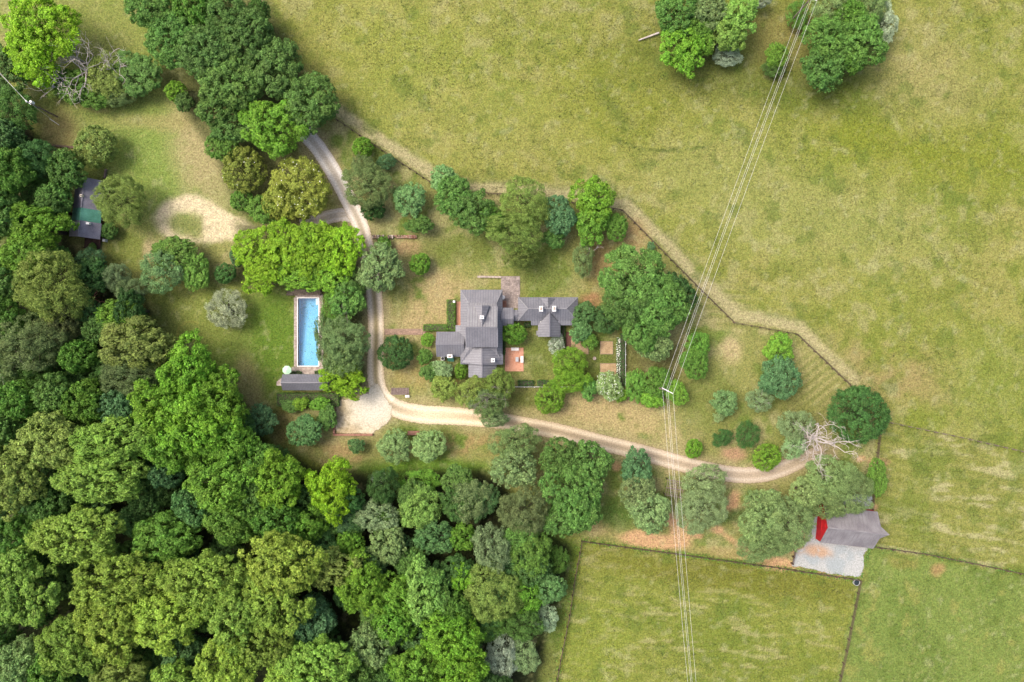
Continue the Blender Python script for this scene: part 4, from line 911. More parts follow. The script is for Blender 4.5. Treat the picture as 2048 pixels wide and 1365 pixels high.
# ------------------------------------------------------------------ farm bits
def tank(label, px, py, r_, h, mt, water=True, nm_='stock_tank'):
    t_ = thing(nm_, label, 'tank', P(px, py, 0)); n = 20
    v = []; f_ = []
    for i in range(n):
        a_ = 6.2832 * i / n; c_, s_ = math.cos(a_), math.sin(a_); v += [(r_ * c_, r_ * s_, -.05), (r_ * c_, r_ * s_, h), (r_ * .9 * c_, r_ * .9 * s_, h), (r_ * .9 * c_, r_ * .9 * s_, .05)]
    for i in range(n):
        j = (i + 1) % n
        for k in range(3): f_.append((4 * i + k, 4 * j + k, 4 * j + k + 1, 4 * i + k + 1))
    MB().add(v, f_).build('rim', mt, t_)
    MB().tube([(0, 0, .1), (0, 0, h * .75)], [r_ * .9, r_ * .9], n).build('water' if water else 'lining', M['water_dark'] if water else M['dark'], t_)
tank('round galvanised stock tank at the fence corner below the gravel yard', 1711, 1164, .62, .55, M['galv'])
tank('small blue-grey tub at the top of the short fence left of the barn', 1595, 1074, .34, .7, M['galv'], False, 'feed_tub')
pg = thing('timber_pergola', 'weathered open timber frame between two sage green trees below the drive', 'pergola', P(1349, 978, 2.2)[:2] + (0,), math.radians(-10))
for sx in (-1.5, 1.7):
    for sy in (-1.5, 1.5): MB().box(sx - .06, sy - .06, -.05, sx + .06, sy + .06, 2.1).build('post', M['wood_brown'], pg)
for sy in (-1.5, 0, 1.5): MB().box(-1.7, sy - .05, 2.1, 1.9, sy + .05, 2.22).build('beam', M['wood_grey'], pg)
for i in range(8): MB().box(-1.6 + i * .46, -1.75, 2.22, -1.53 + i * .46, 1.75, 2.3).build('rafter', M['wood_grey'], pg)
for i in range(5): MB().box(-1.65, -1.2 + i * .55, 2.3, .6, -1.14 + i * .55, 2.34).build('lath', M['wood_grey'], pg)
MB().tube([P(1277, 81, .2), P(1296, 74, .35), P(1318, 66, .4)], [.12, .17, .2], 8).build('fallen_log', M['bark_pale']); tag(bpy.data.objects['fallen_log'], 'pale bare log lying in the pasture left of the tree clump', 'log')
# ------------------------------------------------------------------ vegetation
def unitv(a): return a / (np.linalg.norm(a, axis=-1, keepdims=True) + 1e-9)
def leaf_mesh(name, c, n, size, rng, v, h, mt, asp=0.62):
    """one folded diamond of foliage at every centre"""
    k = len(c); t = unitv(np.cross(n, rng.normal(size=(k, 3)))); b = np.cross(n, t); s = size[:, None]
    co = np.stack([c + t * s, c + b * s * asp - n * s * .18, c - t * s, c - b * s * asp - n * s * .18], 1).reshape(-1, 3)
    return mesh_np(name, co, 4, np.arange(4 * k), mt, {'v': ('FLOAT', 'FACE', v), 'h': ('FLOAT', 'FACE', h)})
def clump_leaves(rng, p, lr, out, nc, nleaf, cr, flat=0.75, up=0.3, jit=0.5):
    """p (L,3) lobe centres, lr (L) radii, out (L,3) outward directions"""
    L = len(p)
    d = unitv(rng.normal(size=(L, nc, 3)) + out[:, None] * 0.9 + np.array([0, 0, .35]))
    cp = p[:, None] + d * (lr[:, None, None] * rng.uniform(.7, 1.08, (L, nc, 1))) * np.array([1, 1, flat])
    r = unitv(rng.normal(size=(L, nc, nleaf, 3)) + d[:, :, None] * .5)
    cs = lr[:, None, None, None] * cr * rng.uniform(.7, 1.3, (L, nc, 1, 1))
    pos = cp[:, :, None] + r * cs * rng.uniform(.35, 1.12, (L, nc, nleaf, 1)) * np.array([1, 1, .8])
    nr = unitv(.5 * r + .5 * d[:, :, None] + np.array([0, 0, up]) + jit * rng.normal(size=r.shape))
    cv = rng.uniform(0, 1, (L, nc, 1)) * .32 + rng.uniform(0, 1, (L, 1, 1)) * .12
    v = cv + rng.uniform(0, 1, (L, nc, nleaf)) ** 1.5 * .72; hh = rng.uniform(0, .4, (L, 1, 1)) + rng.uniform(0, .3, (L, nc, 1)) + rng.uniform(0, .3, (L, nc, nleaf))  # wide brightness spread paints speckled highlights onto single leaves
    return pos.reshape(-1, 3), nr.reshape(-1, 3), v.ravel(), hh.ravel()
KIND = {  # lobes, lobe radius / R, clumps, leaves per clump, clump radius / lobe, leaf half length, vertical half height / R, height / R, irregularity, leaf aspect
    'broad': (72, .21, 13, 34, .36, .138, .70, 2.3, .17, .62),
    'dense': (96, .17, 9, 34, .42, .12, .80, 1.9, .05, .62),
    'fine':  (76, .20, 12, 38, .42, .112, .66, 1.8, .16, .40),
    'spray': (92, .18, 11, 30, .36, .135, .60, 2.6, .22, .62),
    'tuft':  (48, .24, 18, 34, .32, .136, .68, 2.2, .26, .62)}
def make_proto(kind, R, seed):
    rng = np.random.RandomState(seed); nl, lf, nc, nf, cr, ls, hz, ht, irr, asp = KIND[kind]
    f = R / 6.0; nl = int(nl * (1 if f > .8 else (.75 if f > .4 else .5)))
    if f < .8: nf = int(nf * (.62 if f > .4 else .55)); ls *= (.82 if f > .4 else .62)
    lf = lf * (1 if f > .8 else (1.12 if f > .4 else 1.3))
    Ht = R * ht; Hz = R * hz; zc = Ht - Hz
    i = np.arange(nl) + .5; cz = 1 - i / nl * 1.42; th = i * 2.399963 + rng.normal(0, .22, nl); cz = np.clip(cz + rng.normal(0, .06, nl), -.5, 1)
    sr = np.sqrt(1 - cz ** 2); d = np.stack([sr * np.cos(th), sr * np.sin(th), cz], 1)
    lr = R * lf * rng.uniform(.7, 1.3, nl); ph = rng.rand(4) * 6.28
    ir = 1 + irr * (np.sin(2 * th + ph[0]) * .6 + np.sin(3 * th + ph[1]) * .6 + np.sin(5 * th + ph[2]) * .5) + rng.normal(0, irr * .35, nl)
    p = d * np.array([1, 1, 0]) * ((R - lr * 1.0) * ir)[:, None]; p[:, 2] = zc + d[:, 2] * (Hz - lr * .8) * (1 + rng.normal(0, irr * .5, nl))
    out = unitv(d * np.array([1, 1, .9]) + np.array([0, 0, .2]))
    pos, nr, v, hh = clump_leaves(rng, p, lr, out, nc, nf, cr)
    # inner foliage, coloured darker so that the crown interior looks shaded
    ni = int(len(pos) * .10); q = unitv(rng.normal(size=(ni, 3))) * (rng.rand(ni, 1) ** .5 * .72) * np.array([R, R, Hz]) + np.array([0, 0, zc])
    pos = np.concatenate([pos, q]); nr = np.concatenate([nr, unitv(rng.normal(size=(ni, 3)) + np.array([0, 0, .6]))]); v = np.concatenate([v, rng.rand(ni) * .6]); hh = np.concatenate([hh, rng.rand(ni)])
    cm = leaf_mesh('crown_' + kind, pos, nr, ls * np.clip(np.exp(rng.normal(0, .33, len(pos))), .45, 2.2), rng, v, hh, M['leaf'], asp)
    tb = MB(); r0 = R * .055 + .03
    tb.tube([(0, 0, -.1), (R * .01, 0, Ht * .18), (R * -.015, R * .01, zc * .8), (0, 0, zc + Hz * .45)], [r0 * 1.35, r0, r0 * .8, r0 * .25], 8)
    for k in range(0, nl, max(1, nl // 14)):
        b = Vector(p[k]); s = Vector((0, 0, min(zc * .75, b.z * .7) + rng.rand() * R * .12)); m = s.lerp(b, .5) + Vector((0, 0, -.06 * R))
        tb.tube([s, m, b], [r0 * .45, r0 * .28, r0 * .1], 5, False)
    return cm, tb.mesh('trunk_' + kind, M['bark']), R, Ht
PROTO = {}
SZ = {'L': 6.0, 'M': 3.4, 'S': 1.7}
def proto(kind, rm, n):
    s = 'L' if rm > 4.4 else ('M' if rm > 2.3 else 'S'); k = (kind, s, n % (3 if s == 'L' else 2))
    if k not in PROTO: PROTO[k] = make_proto(kind, SZ[s], 100 + len(PROTO) * 7)
    return PROTO[k]
LK = 1.25
PAL = {'lime': (130, 172, 38), 'lime2': (118, 162, 50), 'bright': (112, 156, 54), 'green': (102, 144, 56), 'mid': (100, 140, 64), 'dark': (98, 135, 63), 'deep': (74, 112, 54),
       'olive': (134, 156, 74), 'ygreen': (130, 164, 66), 'yellow': (144, 174, 68), 'sage': (142, 168, 112), 'gray': (130, 157, 94), 'blue': (94, 134, 84), 'teal': (98, 140, 78), 'silver': (172, 192, 156),
       'magnolia': (138, 152, 62), 'greyolive': (114, 134, 80), 'brown': (128, 138, 84), 'palegreen': (140, 178, 84), 'mint': (126, 170, 100), 'silverleaf': (150, 164, 128), 'under': (84, 122, 58)}
NT = [0]
def tree(px, py, rx, ry, colr, kind, h, label, group=None, name=None, cat='tree', crown='crown'):
    NT[0] += 1; n = NT[0]; r = random.Random(n * 31 + 5); z = h * .62
    x, y, _ = P(px, py, z); k = S * (H - z) / H; ax, ay = rx * k, ry * k
    cm, tm, R, Ht = proto(kind, (ax + ay) / 2, n)
    nm_ = name or ('shrub' if h < 3.6 else 'broadleaf_tree'); cat = 'shrub' if (nm_ == 'shrub' or 'bush' in nm_) else cat
    t = thing(nm_, label, cat, (x, y, 0), 0, group)
    rot = r.uniform(0, 6.28) if abs(ax - ay) < .25 * ax else r.choice((0, math.pi)) + r.uniform(-.2, .2)
    c_ = link('crown' if nm_ != 'shrub' else 'foliage', cm, t); tr_ = link('trunk' if nm_ != 'shrub' else 'stem', tm, t)
    for o in (c_, tr_): o.scale = (ax / R, ay / R, h / Ht); o.rotation_euler = (0, 0, rot)
    b = PAL[colr]; j = [r.uniform(.93, 1.07) for _ in range(3)]; g = r.uniform(.92, 1.08)
    c_.color = (*[lin1(min(255, b[i] * (1 + (j[i] - 1) * .35) * g)) / LK for i in range(3)], 1)
    return t
T = [
# upper left corner
(92, 62, 70, 68, 'lime', 'tuft', 13, 'big lime green tree in the upper left corner'), (78, 118, 56, 52, 'lime', 'tuft', 11, 'lime green tree touching the underside of the big upper left lime tree'),
(147, 172, 34, 36, 'green', 'broad', 6, 'dark leafy tree with bare grey branches below the upper left lime trees'), (215, 152, 42, 46, 'olive', 'fine', 7, 'olive green thicket tree between bare grey branches at the upper left'),
(275, 148, 42, 50, 'mid', 'broad', 6, 'mid green tree on the right side of the upper left thicket'), (240, 192, 32, 22, 'gray', 'fine', 4, 'grey-green shrubby tree at the bottom of the upper left thicket'), (190, 198, 36, 20, 'green', 'broad', 4, 'low green tree at the lower left of the upper left thicket'), (112, 178, 24, 20, 'olive', 'fine', 3.2, 'pale olive shrub left of the upper left thicket'),
(352, 183, 22, 20, 'lime2', 'dense', 4.2, 'small bright green tree below the left side of the dark tree belt'), (370, 205, 20, 18, 'dark', 'broad', 4, 'small dark tree just below the small bright green one by the dark belt'),
# dark belt
(312, 22, 50, 48, 'dark', 'broad', 12, 'leftmost dark maple of the dense belt at the top'), (352, 84, 52, 56, 'dark', 'broad', 12, 'dark maple on the left flank of the top belt'), (392, 14, 48, 40, 'green', 'broad', 13, 'dark green maple at the top edge in the middle of the belt'), (455, 30, 50, 44, 'dark', 'broad', 13, 'dark green maple at the top edge on the right of the belt'), (420, 108, 56, 56, 'dark', 'broad', 13, 'dark maple in the centre of the top belt'), (500, 82, 56, 54, 'dark', 'broad', 13, 'dark maple on the upper right flank of the top belt'), (548, 140, 58, 56, 'dark', 'broad', 12, 'dark maple bulging right into the pasture from the top belt'), (470, 172, 60, 54, 'dark', 'broad', 12.5, 'dark maple in the lower middle of the top belt'), (440, 215, 44, 36, 'dark', 'broad', 10, 'dark maple on the lower left end of the top belt'), (520, 30, 22, 26, 'dark', 'broad', 9, 'small dark maple on the pasture side at the top edge'),
(622, 208, 55, 58, 'dark', 'broad', 11, 'round dark green tree standing at the end of the rail fence above the drive'), (552, 258, 62, 58, 'lime2', 'tuft', 11.5, 'bright green tree between the dark belt and the magnolias'), (470, 262, 46, 30, 'dark', 'broad', 8, 'dark tree left of the bright green tree above the magnolias'), (447, 295, 30, 32, 'green', 'broad', 7, 'green tree facing the dry west lawn above the magnolias'),
(487, 340, 46, 44, 'magnolia', 'dense', 8, 'yellowish magnolia left of the larger magnolia'), (598, 378, 60, 62, 'magnolia', 'dense', 9.5, 'large olive magnolia dotted with white flowers beside the gravel drive'), (560, 405, 36, 36, 'magnolia', 'dense', 7.5, 'lower left lobe magnolia tucked under the large flowering one'), (484, 400, 24, 22, 'green', 'dense', 4.5, 'small round green tree left of the magnolias'), (526, 420, 28, 30, 'green', 'broad', 5.5, 'green tree between the magnolias and the lime green linden row'),
# linden row by the pool
(522, 505, 48, 52, 'lime', 'spray', 8.5, 'left linden of the clipped lime green row above the pool'), (578, 500, 50, 54, 'lime', 'spray', 9, 'second linden from the left in the lime green row above the pool'), (632, 498, 48, 52, 'lime', 'spray', 9, 'third linden from the left in the lime green row above the pool'), (682, 500, 44, 54, 'lime', 'spray', 8.8, 'right linden of the lime green row beside the drive'), (525, 555, 38, 34, 'lime', 'spray', 7.5, 'lower left linden over the pool lawn'), (600, 548, 52, 32, 'lime2', 'spray', 7.6, 'linden overhanging the wall at the head of the pool'), (668, 558, 38, 34, 'lime2', 'spray', 7.5, 'lower right linden above the tree beside the pool'),
# between pool and drive
(694, 600, 36, 38, 'mid', 'broad', 8, 'mid green tree between the pool head and the drive'), (668, 618, 24, 44, 'green', 'fine', 6, 'bright green upright tree against the right edge of the pool'), (708, 570, 26, 32, 'mid', 'fine', 7, 'grey-green tree left of the drive under the linden row'), (690, 682, 46, 48, 'gray', 'fine', 9.5, 'large grey-green tree beside the pool overhanging the drive'), (655, 690, 24, 56, 'gray', 'fine', 8, 'pale grey-green tree leaning over the right side of the pool water'), (692, 724, 38, 30, 'gray', 'fine', 8.5, 'grey-green crown below the large grey-green tree beside the pool'), (690, 762, 46, 32, 'lime', 'tuft', 7.5, 'lime green tree covering the right end of the pool house'), (672, 740, 20, 26, 'green', 'broad', 6.5, 'small green tree between the pool corner and the lime green tree'),
(762, 537, 48, 42, 'gray', 'broad', 8.5, 'grey-green tree arching over the drive east of the linden row'), (768, 488, 14, 15, 'green', 'dense', 2.6, 'dark green shrub under the crumbling brick wall'),
# north yard
(735, 372, 44, 52, 'greyolive', 'fine', 9, 'tall dark grey-olive tree at the right edge of the upper drive'), (728, 335, 26, 22, 'greyolive', 'fine', 6, 'grey-olive small tree at the top of the tall dark drive tree'), (746, 420, 25, 20, 'deep', 'dense', 4, 'dark green rounded bush at the foot of the tall drive tree'), (725, 296, 21, 21, 'lime2', 'dense', 3.8, 'small round bright green tree alone near the rail fence'), (772, 325, 20, 15, 'blue', 'fine', 2.8, 'grey-blue shrub beside the rail fence'), (872, 362, 9, 7, 'green', 'broad', 1.4, 'tiny green bush growing through the rail fence'),
(820, 400, 32, 33, 'mint', 'broad', 6, 'pale blue-green tree alone on the slope north of the brick wall'), (842, 450, 24, 18, 'mid', 'broad', 4, 'small mid green tree below the pale blue-green tree'), (818, 452, 12, 10, 'dark', 'broad', 2.2, 'little dark shrub at the right end of the brick wall'), (840, 528, 22, 21, 'bright', 'dense', 3.6, 'round bright green bush alone on the lawn northwest of the farmhouse'),
(890, 360, 26, 30, 'mint', 'broad', 6, 'pale green tree at the upper left of the row behind the farmhouse'), (908, 395, 40, 38, 'mid', 'broad', 8.5, 'green tree at the left end of the row behind the farmhouse'), (945, 425, 44, 42, 'mid', 'broad', 9, 'green tree second from left in the row behind the farmhouse'), (1050, 405, 52, 44, 'olive', 'fine', 11, 'olive tree in the middle of the row behind the farmhouse'), (1030, 465, 58, 42, 'olive', 'fine', 11.5, 'large olive tree overhanging the lawn behind the farmhouse'), (1040, 515, 34, 24, 'olive', 'fine', 9.5, 'lowest olive crown in the row behind the farmhouse'), (985, 440, 28, 34, 'green', 'fine', 8, 'green tree squeezed left of the large olive tree'), (1118, 432, 32, 38, 'blue', 'broad', 8.5, 'dark blue-green tree right of the olive trees'), (1110, 475, 26, 20, 'mid', 'broad', 5.5, 'low green tree below the dark blue-green one'), (1186, 398, 42, 42, 'lime2', 'tuft', 9, 'bright green tree at the right of the row behind the farmhouse'), (1182, 450, 38, 32, 'bright', 'tuft', 8, 'bright green tree below the bright one at the right of the row'), (1232, 456, 24, 26, 'green', 'broad', 5.5, 'round green tree at the far right end of the row by the fence corner'),
(1166, 518, 22, 34, 'gray', 'fine', 5.5, 'slender grey-green tree with a bare antler-like branch'), (1302, 493, 9, 8, 'blue', 'broad', 1.5, 'tiny blue-green bush beside the diagonal rail fence'),
(1272, 562, 74, 62, 'dark', 'broad', 13.5, 'huge dark maple east of the guest wing, upper crown'), (1258, 602, 52, 54, 'dark', 'broad', 12.5, 'dark maple crown on the left of the huge dark clump'), (1318, 608, 58, 58, 'dark', 'broad', 13, 'dark maple crown on the right of the huge dark clump'), (1350, 585, 34, 42, 'deep', 'broad', 10.5, 'darker tree hidden behind the right side of the huge maple'), (1280, 650, 52, 40, 'dark', 'broad', 11, 'dark maple crown at the bottom of the huge clump'), (1308, 690, 33, 34, 'gray', 'broad', 8.5, 'paler grey-green tree below the huge dark maple clump'),
# guest wing garden
(1168, 627, 21, 26, 'teal', 'broad', 4.5, 'blue-green rhododendron touching the right end of the guest wing'), (1160, 662, 24, 20, 'teal', 'broad', 4, 'blue-green rhododendron below the first one by the guest wing'), (1212, 640, 28, 28, 'deep', 'broad', 5, 'dark rhododendron between the guest wing and the huge maple'), (1178, 682, 17, 17, 'green', 'broad', 3, 'green shrub at the corner of the straw beds'), (1112, 690, 16, 22, 'silver', 'fine', 2.4, 'silvery shrub in the corner below the guest wing'), (1064, 599, 9, 5, 'lime2', 'dense', 1.2, 'little bright green bush against the north wall of the guest wing'),
(1138, 728, 36, 34, 'lime2', 'fine', 6.5, 'bright green tree in the middle of the garden below the guest wing'), (1142, 762, 40, 26, 'lime2', 'fine', 6, 'bright green lower crown beside the white picket fence'), (1176, 775, 19, 24, 'mid', 'broad', 3.6, 'grey-green shrub just right of the bright garden tree'), (1218, 772, 27, 29, 'gray', 'broad', 3.8, 'large grey-green shrub with pale blossom at the end of the white flower row'), (1242, 790, 15, 13, 'lime2', 'broad', 2.6, 'bright green shrub below the blossoming grey shrub'),
(1028, 668, 22, 26, 'bright', 'dense', 4.2, 'round bright green tree between the farmhouse and the guest wing'), (1100, 798, 30, 31, 'lime2', 'dense', 5, 'round bright green ball tree below the white picket fence'),
# west and south of the farmhouse
(791, 706, 35, 35, 'deep', 'dense', 5.5, 'dark glossy round holly at the right edge of the drive'), (855, 680, 15, 13, 'bright', 'dense', 2.2, 'bright green shrub beside the end of the clipped hedge'), (849, 713, 17, 14, 'green', 'broad', 2.4, 'green shrub between the holly and the farmhouse'), (858, 745, 18, 17, 'mid', 'broad', 2.8, 'grey-green shrub left of the garden path below the west wing'), (884, 740, 19, 20, 'sage', 'broad', 3, 'pale sage shrub below the air conditioner'), (888, 776, 26, 24, 'olive', 'broad', 4.2, 'olive green small tree below the west wing shrubs'), (922, 742, 13, 17, 'lime2', 'dense', 2.8, 'bright green shrub against the south block of the farmhouse'), (878, 762, 16, 10, 'dark', 'broad', 2, 'dark low shrub between the sage shrub and the olive tree'),
(945, 785, 34, 30, 'olive', 'fine', 7, 'olive tree with bare twigs below the south end of the farmhouse'), (1000, 768, 32, 28, 'olive', 'fine', 7.5, 'olive tree touching the right corner of the farmhouse south end'), (975, 805, 40, 32, 'greyolive', 'fine', 8, 'thin grey-olive tree full of bare branches above the drive'), (990, 838, 30, 16, 'sage', 'fine', 6.5, 'sage green branch crown overhanging the drive'),
# hedges' companions near pool house
(602, 808, 16, 14, 'lime2', 'tuft', 2.6, 'bright green shrub in the hedge below the pool house, left'), (640, 808, 20, 14, 'bright', 'tuft', 2.8, 'bright green shrub in the hedge below the pool house, right'), (655, 835, 20, 24, 'dark', 'broad', 3, 'dark shrub beside the pool pump'), (585, 812, 24, 12, 'dark', 'broad', 2.2, 'dark shrub at the left end of the hedge below the pool house'),
(610, 862, 32, 33, 'teal', 'broad', 6, 'round blue-green tree below the pool house hedge'), (524, 840, 31, 30, 'blue', 'broad', 6, 'round blue-green tree at the corner of the woods by the pool lawn'), (713, 892, 16, 16, 'teal', 'broad', 3, 'small round blue-green tree below the parking pad wall'), (790, 893, 32, 33, 'gray', 'broad', 5.5, 'left of the two round grey-green trees below the drive'), (858, 891, 32, 33, 'gray', 'broad', 5.5, 'right of the two round grey-green trees below the drive'), (757, 957, 15, 14, 'silver', 'fine', 3.7, 'small silvery tree standing alone in the grass below the parking pad'), (757, 1000, 16, 15, 'sage', 'broad', 4, 'small sage tree at the edge of the woods under the silvery one'),
# pool lawn shrubs
(455, 620, 43, 37, 'silverleaf', 'fine', 4.5, 'round silvery grey shrub tree alone on the pool lawn'), (450, 547, 22, 20, 'deep', 'dense', 3.2, 'dark round bush between the lawn and the linden row'), (324, 545, 44, 42, 'mint', 'fine', 7.5, 'pale blue-green round tree on the west lawn'), (350, 508, 46, 32, 'green', 'broad', 6, 'green tree behind the pale blue-green one on the west lawn'), (395, 545, 26, 38, 'green', 'broad', 5.5, 'green shrubby tree right of the pale blue-green one'), (472, 515, 12, 20, 'blue', 'dense', 3, 'blue-green bush at the left end of the linden row'),
# power line side
(1395, 690, 26, 24, 'green', 'broad', 5.5, 'green tree right of the power lines, upper half'), (1388, 725, 29, 32, 'green', 'broad', 6, 'green tree right of the power lines, lower half'), (1270, 770, 20, 32, 'green', 'broad', 3.5, 'green shrub between the picket fence and the power pole'), (1312, 765, 34, 26, 'green', 'broad', 4.2, 'green thicket shrub at the foot of the power pole'), (1302, 797, 26, 18, 'bright', 'broad', 3.3, 'bright green shrub just below the power pole'), (1352, 785, 22, 26, 'bright', 'broad', 3.5, 'bright green shrub right of the power pole'),
# east yard
(1556, 698, 31, 28, 'bright', 'broad', 5.5, 'green tree above the dark blue-green one near the east fence'), (1558, 755, 43, 40, 'blue', 'broad', 7, 'dark blue-green round tree near the east fence'), (1448, 805, 25, 26, 'mint', 'broad', 4.5, 'pale blue-green small tree on the east lawn'), (1438, 832, 12, 12, 'sage', 'fine', 2.2, 'sage shrub at the foot of the pale blue-green small tree'), (1518, 800, 29, 22, 'sage', 'fine', 4.5, 'thin sage tree with bare white twigs on the east lawn'), (1445, 876, 17, 21, 'deep', 'fine', 2.8, 'small dark shrub left of the larger dark shrub by the drive'), (1494, 870, 29, 23, 'deep', 'fine', 3.3, 'dark brownish shrub above the east end of the drive'), (1388, 898, 20, 17, 'lime2', 'dense', 3, 'round bright green bush above the drive under the power lines'), (1534, 915, 30, 26, 'lime2', 'dense', 4, 'bright green bush at the bend of the drive'), (1718, 830, 62, 56, 'deep', 'dense', 8.5, 'large round dark glossy tree at the east corner of the yard'), (1590, 850, 30, 36, 'sage', 'fine', 6, 'pale sage tree left of the bleached dead tree'), (1588, 892, 28, 24, 'sage', 'fine', 5, 'pale sage crown below the pale sage tree beside the dead tree'),
# sage trees below the drive
(1660, 955, 50, 46, 'gray', 'fine', 9, 'grey-green tree below the bleached dead tree'), (1695, 985, 48, 46, 'gray', 'fine', 9.5, 'grey-green tree overhanging the barn roof'), (1652, 996, 40, 38, 'gray', 'fine', 8.5, 'grey-green tree touching the red barn wall'), (1752, 955, 20, 36, 'green', 'broad', 5.5, 'narrow green tree between the barn and the striped paddock'), (1522, 1030, 52, 46, 'gray', 'broad', 9, 'grey-green tree, upper left of the clump left of the barn'), (1575, 1045, 54, 50, 'gray', 'fine', 9.5, 'grey-green tree, right of the clump left of the barn'), (1530, 1085, 56, 36, 'gray', 'fine', 8.5, 'grey-green tree, bottom of the clump left of the barn'), (1610, 985, 34, 30, 'gray', 'broad', 8, 'grey-green tree between the drive end and the barn clump'),
(1408, 965, 46, 36, 'sage', 'fine', 9, 'sage tree below the drive right of the timber frame, upper crown'), (1402, 1018, 52, 46, 'sage', 'fine', 9.5, 'sage tree below the drive right of the timber frame, lower crown'), (1272, 935, 30, 38, 'blue', 'broad', 7.5, 'blue-green tree below the drive left of the timber frame, upper crown'), (1275, 985, 40, 34, 'gray', 'broad', 8.5, 'grey-green tree left of the timber frame, middle crown'), (1298, 1022, 40, 42, 'gray', 'broad', 9, 'grey-green tree left of the timber frame, lowest crown'),
# centre bottom, edge of the woods
(1030, 885, 50, 36, 'gray', 'fine', 9, 'grey-green tree just below the drive at its middle'), (1028, 935, 46, 40, 'gray', 'broad', 10, 'grey-green tree beneath the one below the middle of the drive'), (1120, 915, 42, 38, 'mid', 'broad', 11, 'mid green tree, upper left of the big round crown group below the drive'), (1178, 925, 42, 44, 'mid', 'broad', 11, 'mid green tree, upper right of the big round crown group below the drive'), (1148, 985, 70, 56, 'mid', 'broad', 12.5, 'big mid green crown in the middle of the round group below the drive'), (1130, 1035, 48, 36, 'mid', 'broad', 10, 'mid green crown at the bottom of the round group near the fence corner'),
]
for a in T:
    a = list(a); a[6] *= .84 if a[6] > 4.5 else 1
    tree(*a)
